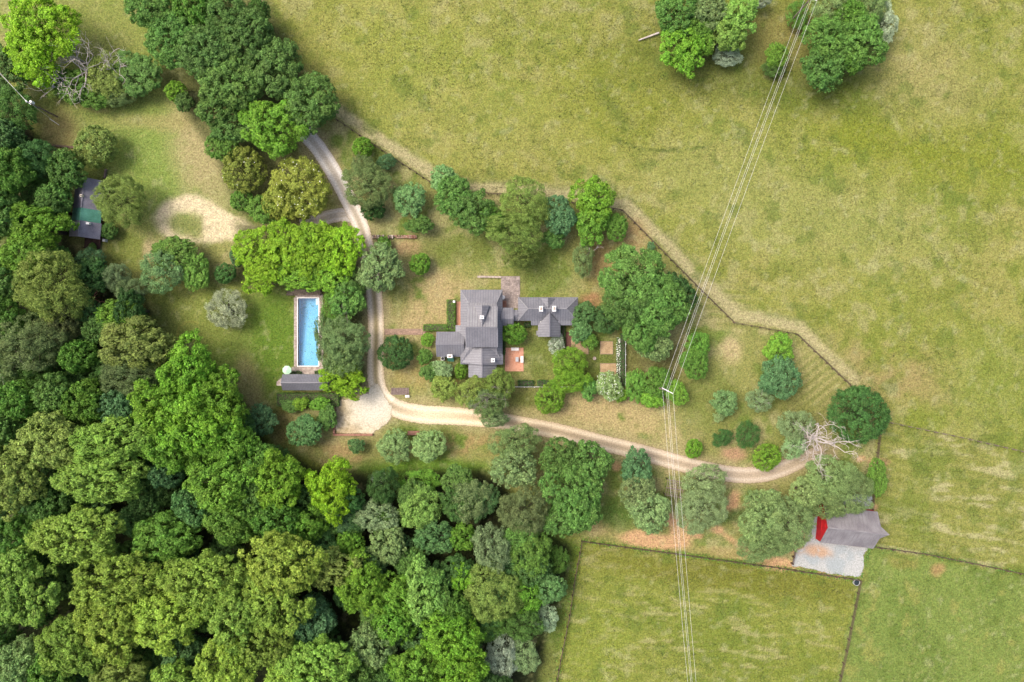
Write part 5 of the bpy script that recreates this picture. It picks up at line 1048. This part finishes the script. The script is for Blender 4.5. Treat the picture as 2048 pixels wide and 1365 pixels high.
W = [  # the woods, big crowns one can tell apart
(20, 140, 44, 46, 'dark', 'broad', 8, 'dark tree against the left edge above the transformer pole'), (28, 222, 44, 44, 'dark', 'fine', 9, 'dark olive tree at the left edge level with the transformer pole'), (16, 275, 36, 32, 'teal', 'broad', 10, 'teal tree at the left edge just below the transformer pole'), (78, 318, 36, 36, 'teal', 'fine', 9, 'teal tree beside the dark timber edging'), (22, 345, 48, 48, 'green', 'broad', 12, 'green tree at the left edge above the cottage'), (138, 343, 40, 34, 'mid', 'broad', 8.5, 'mid green tree covering the northwest side of the cottage'), (114, 400, 36, 32, 'mid', 'broad', 8.5, 'mid green tree on the west side of the cottage'), (190, 293, 43, 41, 'olive', 'dense', 6, 'round olive green tree on the lawn north of the cottage'), (242, 402, 49, 52, 'olive', 'fine', 8, 'round olive green tree hiding the east side of the cottage'), (218, 462, 17, 17, 'dark', 'dense', 2.8, 'dark green shrub at the southeast corner of the cottage'), (186, 494, 9, 7, 'mid', 'broad', 1.6, 'little green shrub on the cottage deck'),
(84, 456, 60, 46, 'lime2', 'tuft', 11, 'lime green tree at the southwest corner of the cottage'), (60, 515, 48, 46, 'bright', 'broad', 11.5, 'bright green tree at the left below the cottage'), (12, 430, 36, 50, 'dark', 'broad', 12, 'dark tree at the left edge level with the cottage'), (108, 572, 70, 66, 'olive', 'fine', 14, 'big olive tree in the woods below the cottage'), (180, 528, 36, 28, 'blue', 'fine', 5, 'dark blue-green shrubby tree between the cottage and the sage trees'), (234, 555, 27, 28, 'sage', 'fine', 6.5, 'pale sage tree at the edge of the west lawn'), (264, 586, 31, 28, 'sage', 'fine', 7, 'second pale sage tree at the edge of the west lawn, lower right'), (244, 636, 52, 34, 'bright', 'broad', 9, 'bright green tree at the woods edge under the sage trees'), (15, 560, 34, 44, 'dark', 'broad', 12, 'dark tree at the left edge beside the big olive tree'), (20, 640, 36, 42, 'green', 'broad', 12, 'green tree at the left edge below the big olive tree'),
(62, 690, 60, 50, 'gray', 'fine', 13.5, 'grey-green tree with a broken orange-ended branch near the left edge'), (164, 712, 30, 30, 'green', 'broad', 11, 'small green crown in the gap right of the broken branch'), (280, 690, 64, 46, 'olive', 'broad', 13, 'olive tree at the woods edge level with the pool lawn'), (268, 748, 58, 38, 'greyolive', 'fine', 12, 'grey-olive tree just below the olive one at the woods edge'), (130, 650, 40, 34, 'brown', 'fine', 10, 'brownish olive crown under the big olive tree'), (205, 660, 30, 30, 'dark', 'broad', 9, 'dark crown between the brownish crown and the bright woods edge tree'),
(385, 745, 58, 48, 'lime2', 'tuft', 13.5, 'lime green tree jutting into the pool lawn from the woods'), (442, 800, 48, 50, 'lime2', 'tuft', 13, 'lime green tree facing the pool house from the woods edge'), (330, 815, 52, 48, 'lime2', 'tuft', 14.5, 'lime green tree on the left of the large lime group'), (398, 850, 64, 56, 'lime2', 'tuft', 15.5, 'tallest lime green tree in the middle of the large lime group'), (350, 890, 50, 44, 'bright', 'tuft', 14.5, 'bright green tree at the lower left of the large lime group'), (460, 878, 46, 46, 'bright', 'tuft', 13, 'bright green tree at the lower right of the large lime group'),
(45, 800, 34, 36, 'green', 'broad', 13, 'green tree at the left edge below the broken branch tree'), (120, 788, 36, 36, 'mid', 'broad', 12.5, 'mid green tree in the left woods, right of the left edge green one'), (182, 805, 38, 38, 'bright', 'broad', 13, 'bright green tree left of the large lime group'), (246, 818, 36, 34, 'blue', 'broad', 12, 'blue-green crown touching the left of the large lime group'), (15, 735, 30, 34, 'gray', 'fine', 12, 'grey-green crown at the left edge under the broken branch'), (15, 865, 36, 40, 'dark', 'broad', 12.5, 'dark tree at the left edge above the olive crowns'), (85, 745, 30, 26, 'mid', 'fine', 11, 'mid green crown just below the broken branch'),
(115, 882, 62, 48, 'olive', 'spray', 15, 'olive crown in the left woods above the dark hollow'), (238, 890, 70, 48, 'ygreen', 'spray', 16, 'yellow-green crown under the blue-green one left of the lime group'), (222, 952, 70, 44, 'ygreen', 'spray', 15.5, 'yellow-green crown above the largest dark gap in the woods'), (42, 955, 56, 52, 'olive', 'spray', 15.5, 'olive crown at the left edge of the lower woods'), (108, 1002, 38, 36, 'mid', 'broad', 12, 'mid green crown between the olive and yellow-green crowns on the left'), (175, 1062, 70, 50, 'ygreen', 'spray', 16.5, 'yellow-green crown left of the largest dark gap'), (48, 1082, 50, 44, 'green', 'broad', 14, 'green crown at the left edge two thirds of the way down'),
(62, 1165, 68, 58, 'ygreen', 'spray', 16.5, 'large yellow-green crown at the left edge in the lower woods'), (246, 1152, 70, 50, 'yellow', 'spray', 17, 'yellow crown in the middle of the lower left woods'), (240, 1235, 58, 56, 'yellow', 'spray', 16.5, 'yellow crown directly below the one in the middle of the lower left woods'), (352, 1225, 62, 50, 'yellow', 'spray', 16.5, 'yellow crown right of the two stacked yellow ones'), (425, 1150, 66, 50, 'yellow', 'spray', 17.5, 'large yellow crown at the centre of the lower woods'), (480, 1215, 56, 50, 'ygreen', 'spray', 17, 'yellow-green crown right of the central large yellow crown'), (338, 1072, 58, 42, 'green', 'broad', 13, 'green crown right of the largest dark gap'), (340, 945, 26, 26, 'blue', 'broad', 12.5, 'small blue-green crown under the lime group'), (395, 1006, 36, 34, 'teal', 'broad', 12.5, 'teal crown below the small blue-green one'), (452, 965, 62, 50, 'bright', 'tuft', 14, 'bright green crown below the lime group'), (468, 1035, 48, 40, 'green', 'tuft', 13, 'green crown below the bright one under the lime group'), (300, 1005, 36, 30, 'deep', 'broad', 9.5, 'deep green crown sunk in the dark gap'),
(160, 1282, 58, 46, 'ygreen', 'spray', 15.5, 'yellow-green crown near the bottom left'), (32, 1325, 50, 46, 'gray', 'broad', 14, 'grey-green crown in the bottom left corner'), (115, 1345, 46, 36, 'green', 'broad', 13.5, 'green crown at the bottom edge right of the corner'), (255, 1340, 48, 36, 'olive', 'spray', 14, 'olive crown at the bottom edge below the yellow pair'), (368, 1300, 42, 32, 'teal', 'broad', 11.5, 'teal crown sunk below the yellow crowns near the bottom'), (368, 1350, 50, 32, 'ygreen', 'spray', 14.5, 'yellow-green crown at the bottom edge left of centre'), (468, 1322, 56, 46, 'yellow', 'spray', 16, 'yellow crown at the bottom edge below the central yellow group'), (10, 1250, 30, 36, 'mid', 'broad', 13, 'mid green crown at the left edge above the corner'),
(560, 958, 50, 46, 'lime2', 'tuft', 12.5, 'lime green tree at the top of the woods below the pool house'), (666, 975, 43, 48, 'lime', 'tuft', 11.5, 'lime green tree alone at the woods edge below the parking pad'), (556, 1035, 44, 36, 'green', 'broad', 12, 'green crown below the lime green tree under the pool house'), (622, 1048, 32, 30, 'bright', 'tuft', 10.5, 'bright green crown under the lone lime tree'), (515, 920, 36, 34, 'green', 'broad', 11, 'green crown at the corner between the lime group and the pool house'), (505, 990, 36, 36, 'dark', 'broad', 11, 'dark crown left of the lime tree under the pool house'),
(575, 1120, 62, 56, 'yellow', 'spray', 17, 'tall yellow crown right of the central yellow group, upper half'), (562, 1190, 60, 56, 'yellow', 'spray', 16.5, 'tall yellow crown right of the central yellow group, lower half'), (535, 1275, 46, 46, 'ygreen', 'spray', 15.5, 'yellow-green crown below the tall yellow pair'), (672, 1130, 46, 32, 'olive', 'spray', 12, 'dark olive crown right of the tall yellow pair'), (628, 1235, 38, 38, 'blue', 'broad', 11.5, 'blue-green crown in the gap right of the tall yellow pair'), (645, 1320, 62, 52, 'ygreen', 'spray', 15.5, 'yellow-green crown at the bottom edge left of the blue-grey one'), (590, 1345, 46, 34, 'yellow', 'spray', 14.5, 'yellow crown at the bottom edge right of the bottom yellow group'),
(692, 1035, 28, 28, 'blue', 'broad', 7, 'blue-green shrubby tree right of the lone lime tree'), (755, 1032, 46, 30, 'sage', 'broad', 8, 'sage tree in the low thicket below the silvery trees'), (702, 1082, 28, 26, 'bright', 'broad', 7.5, 'bright green crown in the thicket under the blue-green shrub'), (778, 1088, 38, 36, 'gray', 'broad', 8.5, 'grey-green crown in the middle of the low thicket'), (840, 1015, 44, 40, 'palegreen', 'fine', 8.5, 'pale green willowy tree in the low thicket'), (870, 1072, 40, 34, 'teal', 'broad', 8, 'teal crown below the pale willowy tree'), (840, 965, 40, 28, 'bright', 'fine', 4.5, 'bright green scrub tree below the two round trees'),
(730, 1168, 48, 46, 'lime2', 'tuft', 12.5, 'lime green crown in the middle of the lower woods, left of the pale green one'), (800, 1185, 32, 40, 'bright', 'tuft', 11.5, 'bright green crown between the lime and the pale green crowns'), (852, 1180, 40, 50, 'palegreen', 'tuft', 12.5, 'pale green tree standing out right of the lime crown in the lower woods'), (790, 1242, 40, 36, 'bright', 'tuft', 12, 'bright green crown below the lime and pale green crowns'), (752, 1280, 38, 40, 'gray', 'broad', 12, 'blue-grey crown near the bottom edge, centre left'), (900, 1265, 50, 46, 'lime2', 'tuft', 13, 'lime green crown near the bottom, right of centre, upper'), (925, 1325, 46, 42, 'lime2', 'tuft', 13, 'lime green crown at the bottom edge, right of centre'), (835, 1332, 46, 42, 'bright', 'tuft', 13, 'bright green crown at the bottom edge, centre'), (715, 1345, 34, 34, 'dark', 'broad', 11, 'dark crown at the bottom edge beside the blue-grey one'), (910, 1215, 30, 30, 'green', 'tuft', 11, 'green crown right of the pale green tree'),
(985, 1185, 50, 52, 'olive', 'fine', 10.5, 'olive willowy tree at the right side of the lower woods'), (985, 1095, 48, 42, 'sage', 'fine', 10, 'sage tree above the olive willowy tree'), (925, 1150, 26, 28, 'lime2', 'broad', 8.5, 'small lime crown left of the olive willowy tree'), (940, 1000, 44, 42, 'gray', 'fine', 8.5, 'grey-green tree at the top right of the thicket'), (925, 1072, 26, 28, 'bright', 'broad', 8, 'small bright green crown left of the sage tree'), (1002, 1312, 42, 34, 'silver', 'fine', 6, 'silvery green tree at the bottom edge by the field'), (1050, 1020, 48, 50, 'greyolive', 'fine', 10, 'greyish olive thin tree left of the big round crown group'), (1060, 1105, 46, 46, 'green', 'broad', 8.5, 'green tree near the fence corner of the bottom field'), (1045, 1185, 38, 44, 'bright', 'fine', 7.5, 'bright green tree near the left fence of the bottom field'), (1092, 1187, 19, 18, 'blue', 'fine', 3.7, 'small blue-green tree near the left fence of the bottom field'), (1090, 1238, 27, 26, 'silver', 'fine', 4.5, 'round silvery tree near the left fence of the bottom field'), (1045, 1312, 34, 34, 'sage', 'fine', 4.5, 'sage scrub tree at the bottom left corner of the bottom field'), (975, 1250, 40, 30, 'mid', 'fine', 6, 'low mid green scrub below the olive willowy tree'), (1115, 1120, 22, 30, 'green', 'fine', 4, 'green scrub against the left fence of the bottom field'),
# top right clump
(1352, 30, 42, 40, 'mid', 'broad', 10, 'green tree at the top left of the pasture clump'), (1418, 28, 38, 36, 'gray', 'broad', 10, 'grey-green tree at the top of the pasture clump'), (1475, 36, 38, 38, 'palegreen', 'tuft', 10.5, 'pale green tree on the right of the left pasture clump'), (1448, 72, 38, 34, 'palegreen', 'tuft', 9.5, 'pale green lower crown of the left pasture clump'), (1366, 100, 42, 48, 'lime2', 'tuft', 9, 'lime green tree at the bottom of the left pasture clump'), (1405, 90, 24, 26, 'bright', 'tuft', 8, 'bright green crown between the lime and pale green trees of the clump'), (1455, 112, 30, 22, 'silver', 'fine', 4.5, 'silvery shrub at the bottom right of the left pasture clump'), (1395, 62, 30, 26, 'green', 'broad', 8.5, 'dark green centre of the left pasture clump'), (1520, 4, 24, 12, 'silver', 'fine', 5, 'silvery shrub at the top edge between the two clumps'),
(1552, 112, 26, 22, 'bright', 'broad', 4.5, 'bright green small tree crossed by the power lines at the top'), (1545, 138, 24, 16, 'dark', 'fine', 3.2, 'dark shrub below the bright small tree under the lines'), (1595, 30, 22, 30, 'green', 'fine', 4, 'green scrub under the power lines at the top edge'), (1660, 20, 44, 36, 'gray', 'fine', 10, 'grey-green tree at the top edge right of the power lines'), (1725, 20, 46, 44, 'gray', 'fine', 10, 'grey-green tree at the top edge on the right of the right clump'), (1765, 45, 26, 46, 'silver', 'fine', 7, 'silvery tree on the right rim of the right clump'), (1655, 82, 48, 46, 'mid', 'broad', 11, 'green tree on the left of the right pasture clump'), (1715, 85, 54, 50, 'mid', 'broad', 11.5, 'green tree in the middle of the right pasture clump'), (1695, 40, 34, 30, 'green', 'broad', 11, 'green crown above the middle of the right pasture clump'), (1645, 140, 42, 42, 'mid', 'broad', 9.5, 'green tree at the bottom of the right pasture clump'), (1700, 120, 32, 28, 'green', 'broad', 9.5, 'green crown at the lower right of the right pasture clump'),
]
for a in W:
    a = list(a)
    if a[6] > 10.4 and a[0] < 1000 and a[1] > 590: a[2] *= 1.14; a[3] *= 1.14
    if a[0] > 1200: a[6] *= .84
    tree(*a)
# understory filling the gaps of the woods
ur = random.Random(77); pts = []
fp = FOREST
while len(pts) < 150:
    x_, y_ = ur.uniform(-30, 1110), ur.uniform(150, 1400)
    if not inside(np.array([x_]), np.array([y_]), fp)[0]: continue
    if d_line(np.array([x_]), np.array([y_]), fp + [fp[0]])[0] < 18: continue
    if x_ < 210 and y_ < 520 and x_ > 120: continue
    if any((x_ - a) ** 2 + (y_ - b) ** 2 < 46 ** 2 for a, b in pts):
        if ur.random() < .98: continue
    pts.append((x_, y_))
    if ur.random() < .0005: break
UW = {'under': 'dull green', 'dark': 'dark green', 'mid': 'mid green', 'deep': 'deep green', 'teal': 'blue-green'}
for x_, y_ in pts:
    k_ = ur.choice(list(UW)); w_ = 'near the left edge' if x_ < 300 else ('in the middle' if x_ < 680 else 'on the right side')
    w_ += ' of the upper woods' if y_ < 720 else ' of the lower woods'
    tree(x_, y_, ur.uniform(28, 40), ur.uniform(28, 40), k_, ur.choice(['broad', 'fine', 'broad']), ur.uniform(5.5, 9.5), 'low %s tree half hidden %s' % (UW[k_], w_), 'understory trees of the woods', 'understory_tree')
# magnolia blossom, garden blossom
def blossoms(parent_label, n, size, seed):
    t = [o for o in COL.objects if o.get('label') == parent_label][0]; c_ = [o for o in t.children if o.name.startswith(('crown', 'foliage'))][0]
    r = np.random.RandomState(seed); co = np.empty(len(c_.data.vertices) * 3, np.float32); c_.data.vertices.foreach_get('co', co); co = co.reshape(-1, 3)
    rad = np.hypot(co[:, 0], co[:, 1]); z = co[:, 2]; ok = np.where(z + rad * .5 > np.percentile(z + rad * .5, 60))[0]; p = co[r.choice(ok, n)]
    p[:, 2] += .06; sc = np.array(c_.scale); nr = unitv(r.normal(size=(n, 3)) * .4 + np.array([0, 0, 1]))
    me = leaf_mesh('blossoms', p, nr, np.full(n, size / float(sc.mean())), r, r.rand(n), r.rand(n), M['flower'], .9)
    o = link('blossoms', me, t); o.scale = c_.scale; o.rotation_euler = c_.rotation_euler; o['kind'] = 'stuff'
blossoms('large olive magnolia dotted with white flowers beside the gravel drive', 90, .10, 1); blossoms('yellowish magnolia left of the larger magnolia', 22, .10, 2); blossoms('large grey-green shrub with pale blossom at the end of the white flower row', 220, .07, 3); blossoms('silvery shrub in the corner below the guest wing', 90, .07, 4)

# hedges: leafy boxes along a line
def hedge(label, boxes, h, colr, seed, flowers=0, name='hedge', cat='hedge', ls=.1, dens=60):
    rng = np.random.RandomState(seed); x0, y0, _ = P(*boxes[0][:2]); t = thing(name, label, cat, (x0, y0, 0))
    C_, N_ = [], []
    core = MB()
    for (a0, b0, a1, b1) in boxes:
        a_ = P(a0, b1, 0); b_ = P(a1, b0, 0); w, d_ = b_[0] - a_[0], b_[1] - a_[1]; core.box(a_[0] - x0 + .12, a_[1] - y0 + .12, -.05, b_[0] - x0 - .12, b_[1] - y0 - .12, h - .15)
        for (A, f) in ((w * d_, 'top'), (w * h, 'y0'), (w * h, 'y1'), (d_ * h, 'x0'), (d_ * h, 'x1')):
            n = int(A * dens); u, v_ = rng.rand(n), rng.rand(n); dj = rng.normal(0, .07, n)
            if f == 'top': p = np.stack([a_[0] + u * w, a_[1] + v_ * d_, h + dj], 1); nr = (0, 0, 1)
            elif f in ('y0', 'y1'): p = np.stack([a_[0] + u * w, np.full(n, a_[1] if f == 'y0' else b_[1]) + dj, v_ * h], 1); nr = (0, -1 if f == 'y0' else 1, .3)
            else: p = np.stack([np.full(n, a_[0] if f == 'x0' else b_[0]) + dj, a_[1] + u * d_, v_ * h], 1); nr = (-1 if f == 'x0' else 1, 0, .3)
            C_.append(p - np.array([x0, y0, 0])); N_.append(unitv(np.array(nr) + .55 * rng.normal(size=(n, 3))))
    C_ = np.concatenate(C_); N_ = np.concatenate(N_); C_[:, 2] += (fbm(C_[:, 0] + 50, C_[:, 1] + 50, .9, seed) - .5) * .35 * (C_[:, 2] > h * .6)
    n = len(C_); o = link('foliage', leaf_mesh('hedge_leaves', C_, N_, ls * rng.uniform(.7, 1.3, n), rng, rng.rand(n) * .5 + .5 * fbm(C_[:, 0] + 9, C_[:, 1] + 9, .5, seed), rng.rand(n), M['leaf']), t)
    k = core.build('branches', M['bark'], t); b = PAL[colr]; o.color = (*[lin1(q) / LK for q in b], 1)
    if flowers:
        i = rng.choice(np.where(C_[:, 2] > h * .7)[0], flowers); p = C_[i] + np.array([0, 0, .06])
        f_ = link('flowers', leaf_mesh('flowers', p, unitv(rng.normal(size=(flowers, 3)) * .4 + np.array([0, 0, 1])), rng.uniform(.06, .12, flowers), rng, rng.rand(flowers), rng.rand(flowers), M['flower'], .9), t); f_['kind'] = 'stuff'
hedge('clipped L-shaped green hedge at the front of the farmhouse', [(895, 601, 911, 662), (848, 650, 895.5, 662)], 1.3, 'green', 1)
hedge('broad dark hedge bank below the pool house', [(556, 786, 680, 812)], 1.0, 'dark', 2)
hedge('short dark hedge, left of two along the bottom picket fence', [(1036, 761, 1067, 772)], .9, 'deep', 3)
hedge('short dark hedge, right of two along the bottom picket fence', [(1075, 761, 1110, 772)], .9, 'deep', 4)
hedge('dark green hedge strip inside the east picket fence', [(1240, 668, 1248, 772)], 1.0, 'deep', 5)
hedge('row of white flowers left of the dark hedge strip in the garden', [(1233, 676, 1239, 772)], .8, 'mid', 6, 230, 'flower_row', 'flowers')
hedge('small dark hedge right of the mint parasol', [(581, 743, 604, 748)], .7, 'deep', 7); hedge('small dark hedge at the right corner of the pool terrace', [(631, 742, 652, 748)], .7, 'deep', 8)
hedge('dark shrub border below the east side of the guest wing', [(1122, 652, 1130, 700)], .9, 'deep', 9); hedge('narrow dark hedge against the east wall of the farmhouse', [(1005, 655, 1010, 710)], .8, 'deep', 10)
hedge('dark foundation planting under the west end of the guest wing', [(1048, 646, 1061, 655)], .8, 'deep', 11)
def weeds(label, pts, width, h, colr, seed, dens=18):
    rng = np.random.RandomState(seed); C_ = []
    x0, y0, _ = P(*pts[0]); t = thing('weed_verge', label, 'weeds', (x0, y0, 0))
    for p, q in zip(pts[:-1], pts[1:]):
        a_, b_ = np.array(P(*p)), np.array(P(*q)); L_ = np.linalg.norm(b_ - a_); n = int(L_ * dens); u = rng.rand(n, 1)
        dd = (b_ - a_) / L_; side = np.array([-dd[1], dd[0], 0]); off = rng.normal(0, width, (n, 1)); c0 = a_ + (b_ - a_) * u + side * off
        g = fbm(c0[:, 0] + 200, c0[:, 1] + 200, 2.2, seed); hh = h * np.clip((g - .35) * 3.2, 0.05, 1.2) * np.exp(-(off[:, 0] / (2 * width)) ** 2)
        c0[:, 2] = rng.rand(n) * hh; C_.append((c0 - np.array([x0, y0, 0]))[g > .36])
    C_ = np.concatenate(C_); n = len(C_)
    o = link('foliage', leaf_mesh('weed_leaves', C_, unitv(rng.normal(size=(n, 3)) * .6 + np.array([0, 0, 1])), rng.uniform(.08, .17, n), rng, rng.rand(n), rng.rand(n), M['leaf']), t)
    b = PAL[colr]; o.color = (*[lin1(q) / LK for q in b], 1); o['kind'] = 'stuff'
weeds('weedy green verge along the overgrown fence of the bottom field', FENCE_S, .35, .7, 'green', 12, 34)
weeds('weedy green verge along the fence right of the barn', FENCE_SR, .3, .5, 'dark', 14, 22)
weeds('weedy verge along the left fence of the bottom field', FENCE_SW, .5, .6, 'green', 15, 16)
weeds('weeds between the gravel yard and the field right of the barn', [(1738, 1096), (1730, 1120), (1722, 1156)], .3, .7, 'mid', 16, 40)
# ------------------------------------------------------------------ dead trees and bare branches
def branchy(name, label, px, py, h, spread, seed, mt, depth=5, lean=(0, 0), r0=.2, cat='dead tree', z0=0, nb=5):
    r = random.Random(seed); m = MB(); lim = []
    def grow(p, d, L_, rad, lev, out):
        pts_ = [p]; rr = [rad]; n = 4
        for i in range(n):
            d = (d + Vector((r.gauss(0, .22), r.gauss(0, .22), r.gauss(0, .12)))).normalized(); p = p + d * L_ / n; pts_.append(p); rr.append(rad * (1 - .5 * (i + 1) / n))
        out.tube(pts_, rr, 6 if lev < 2 else 4, False)
        if lev >= depth: return
        for k in range(r.choice((2, 3)) if lev else nb):
            q = pts_[r.randint(2, n)]; sd_ = Vector((r.gauss(0, 1), r.gauss(0, 1), r.gauss(.15, .5))).normalized()
            grow(q, (d * .75 + sd_ * spread).normalized(), L_ * r.uniform(.55, .8), max(.022, rad * .5), lev + 1, out)
    x, y, _ = P(px, py, z0); t = thing(name, label, cat, (x, y, z0)); tr_ = MB()
    tr_.tube([(0, 0, -.1), (lean[0] * .15 * h, lean[1] * .15 * h, h * .18), (lean[0] * .3 * h, lean[1] * .3 * h, h * .33)], [r0 * 1.3, r0, r0 * .85], 8); tr_.build('trunk', mt, t)
    top = Vector((lean[0] * .3 * h, lean[1] * .3 * h, h * .33))
    for k in range(nb):
        a_ = 6.28 * k / nb + r.uniform(-.4, .4); b_ = MB(); dv = Vector((math.cos(a_) * spread + lean[0], math.sin(a_) * spread + lean[1], .9)).normalized()
        grow(top, dv, h * .36, r0 * .65, 1, b_); b_.build('branch', mt, t)
branchy('dead_tree', 'bleached white dead tree spreading bare branches at the east end of the drive', 1604, 872, 11, .62, 4, M['bark_pale'], 5, (.24, .02), .3, nb=6)
for i, (x_, y_, h_, lb) in enumerate([(172, 128, 6.5, 'bare grey dead tree standing above the upper left thicket'), (153, 185, 7.5, 'bare grey branches at the lower left of the upper left thicket'), (196, 158, 8, 'bare grey branches in the middle of the upper left thicket'), (252, 150, 7, 'bare grey branches on the right of the upper left thicket')]):
    branchy('dead_tree', lb, x_, y_, h_ * 1.35, .75, 20 + i, M['bark_pale'], 4, (0, 0), .2, nb=5)
branchy('dead_tree', 'bare white twigs rising through the grey-olive tree above the drive', 975, 792, 9, .8, 31, M['bark_grey'], 4, (0, 0), .13, nb=5)
branchy('dead_tree', 'bare white twigs in the thin sage tree on the east lawn', 1512, 803, 5.2, .7, 32, M['bark_pale'], 3, (0, 0), .09, nb=3)
branchy('dead_tree', 'bare antler-like dead branch beside the slender grey-green tree', 1172, 512, 6, .6, 33, M['bark_pale'], 3, (.35, .35), .1, nb=2)
branchy('dead_tree', 'bare branches in the tree between pool and drive', 703, 612, 8.8, .8, 34, M['bark_grey'], 3, (0, 0), .1, nb=3)
branchy('dead_tree', 'reddish dead twigs between the big olive tree and the sage trees', 203, 596, 8, .8, 35, mat('red_twigs', C(160, 110, 96), .9, .2), 4, (0, 0), .09, nb=5)
branchy('dead_tree', 'broken pale branch with a raw end in the left woods', 62, 706, 14.3, .7, 36, M['bark_pale'], 3, (.1, .1), .13, nb=3)
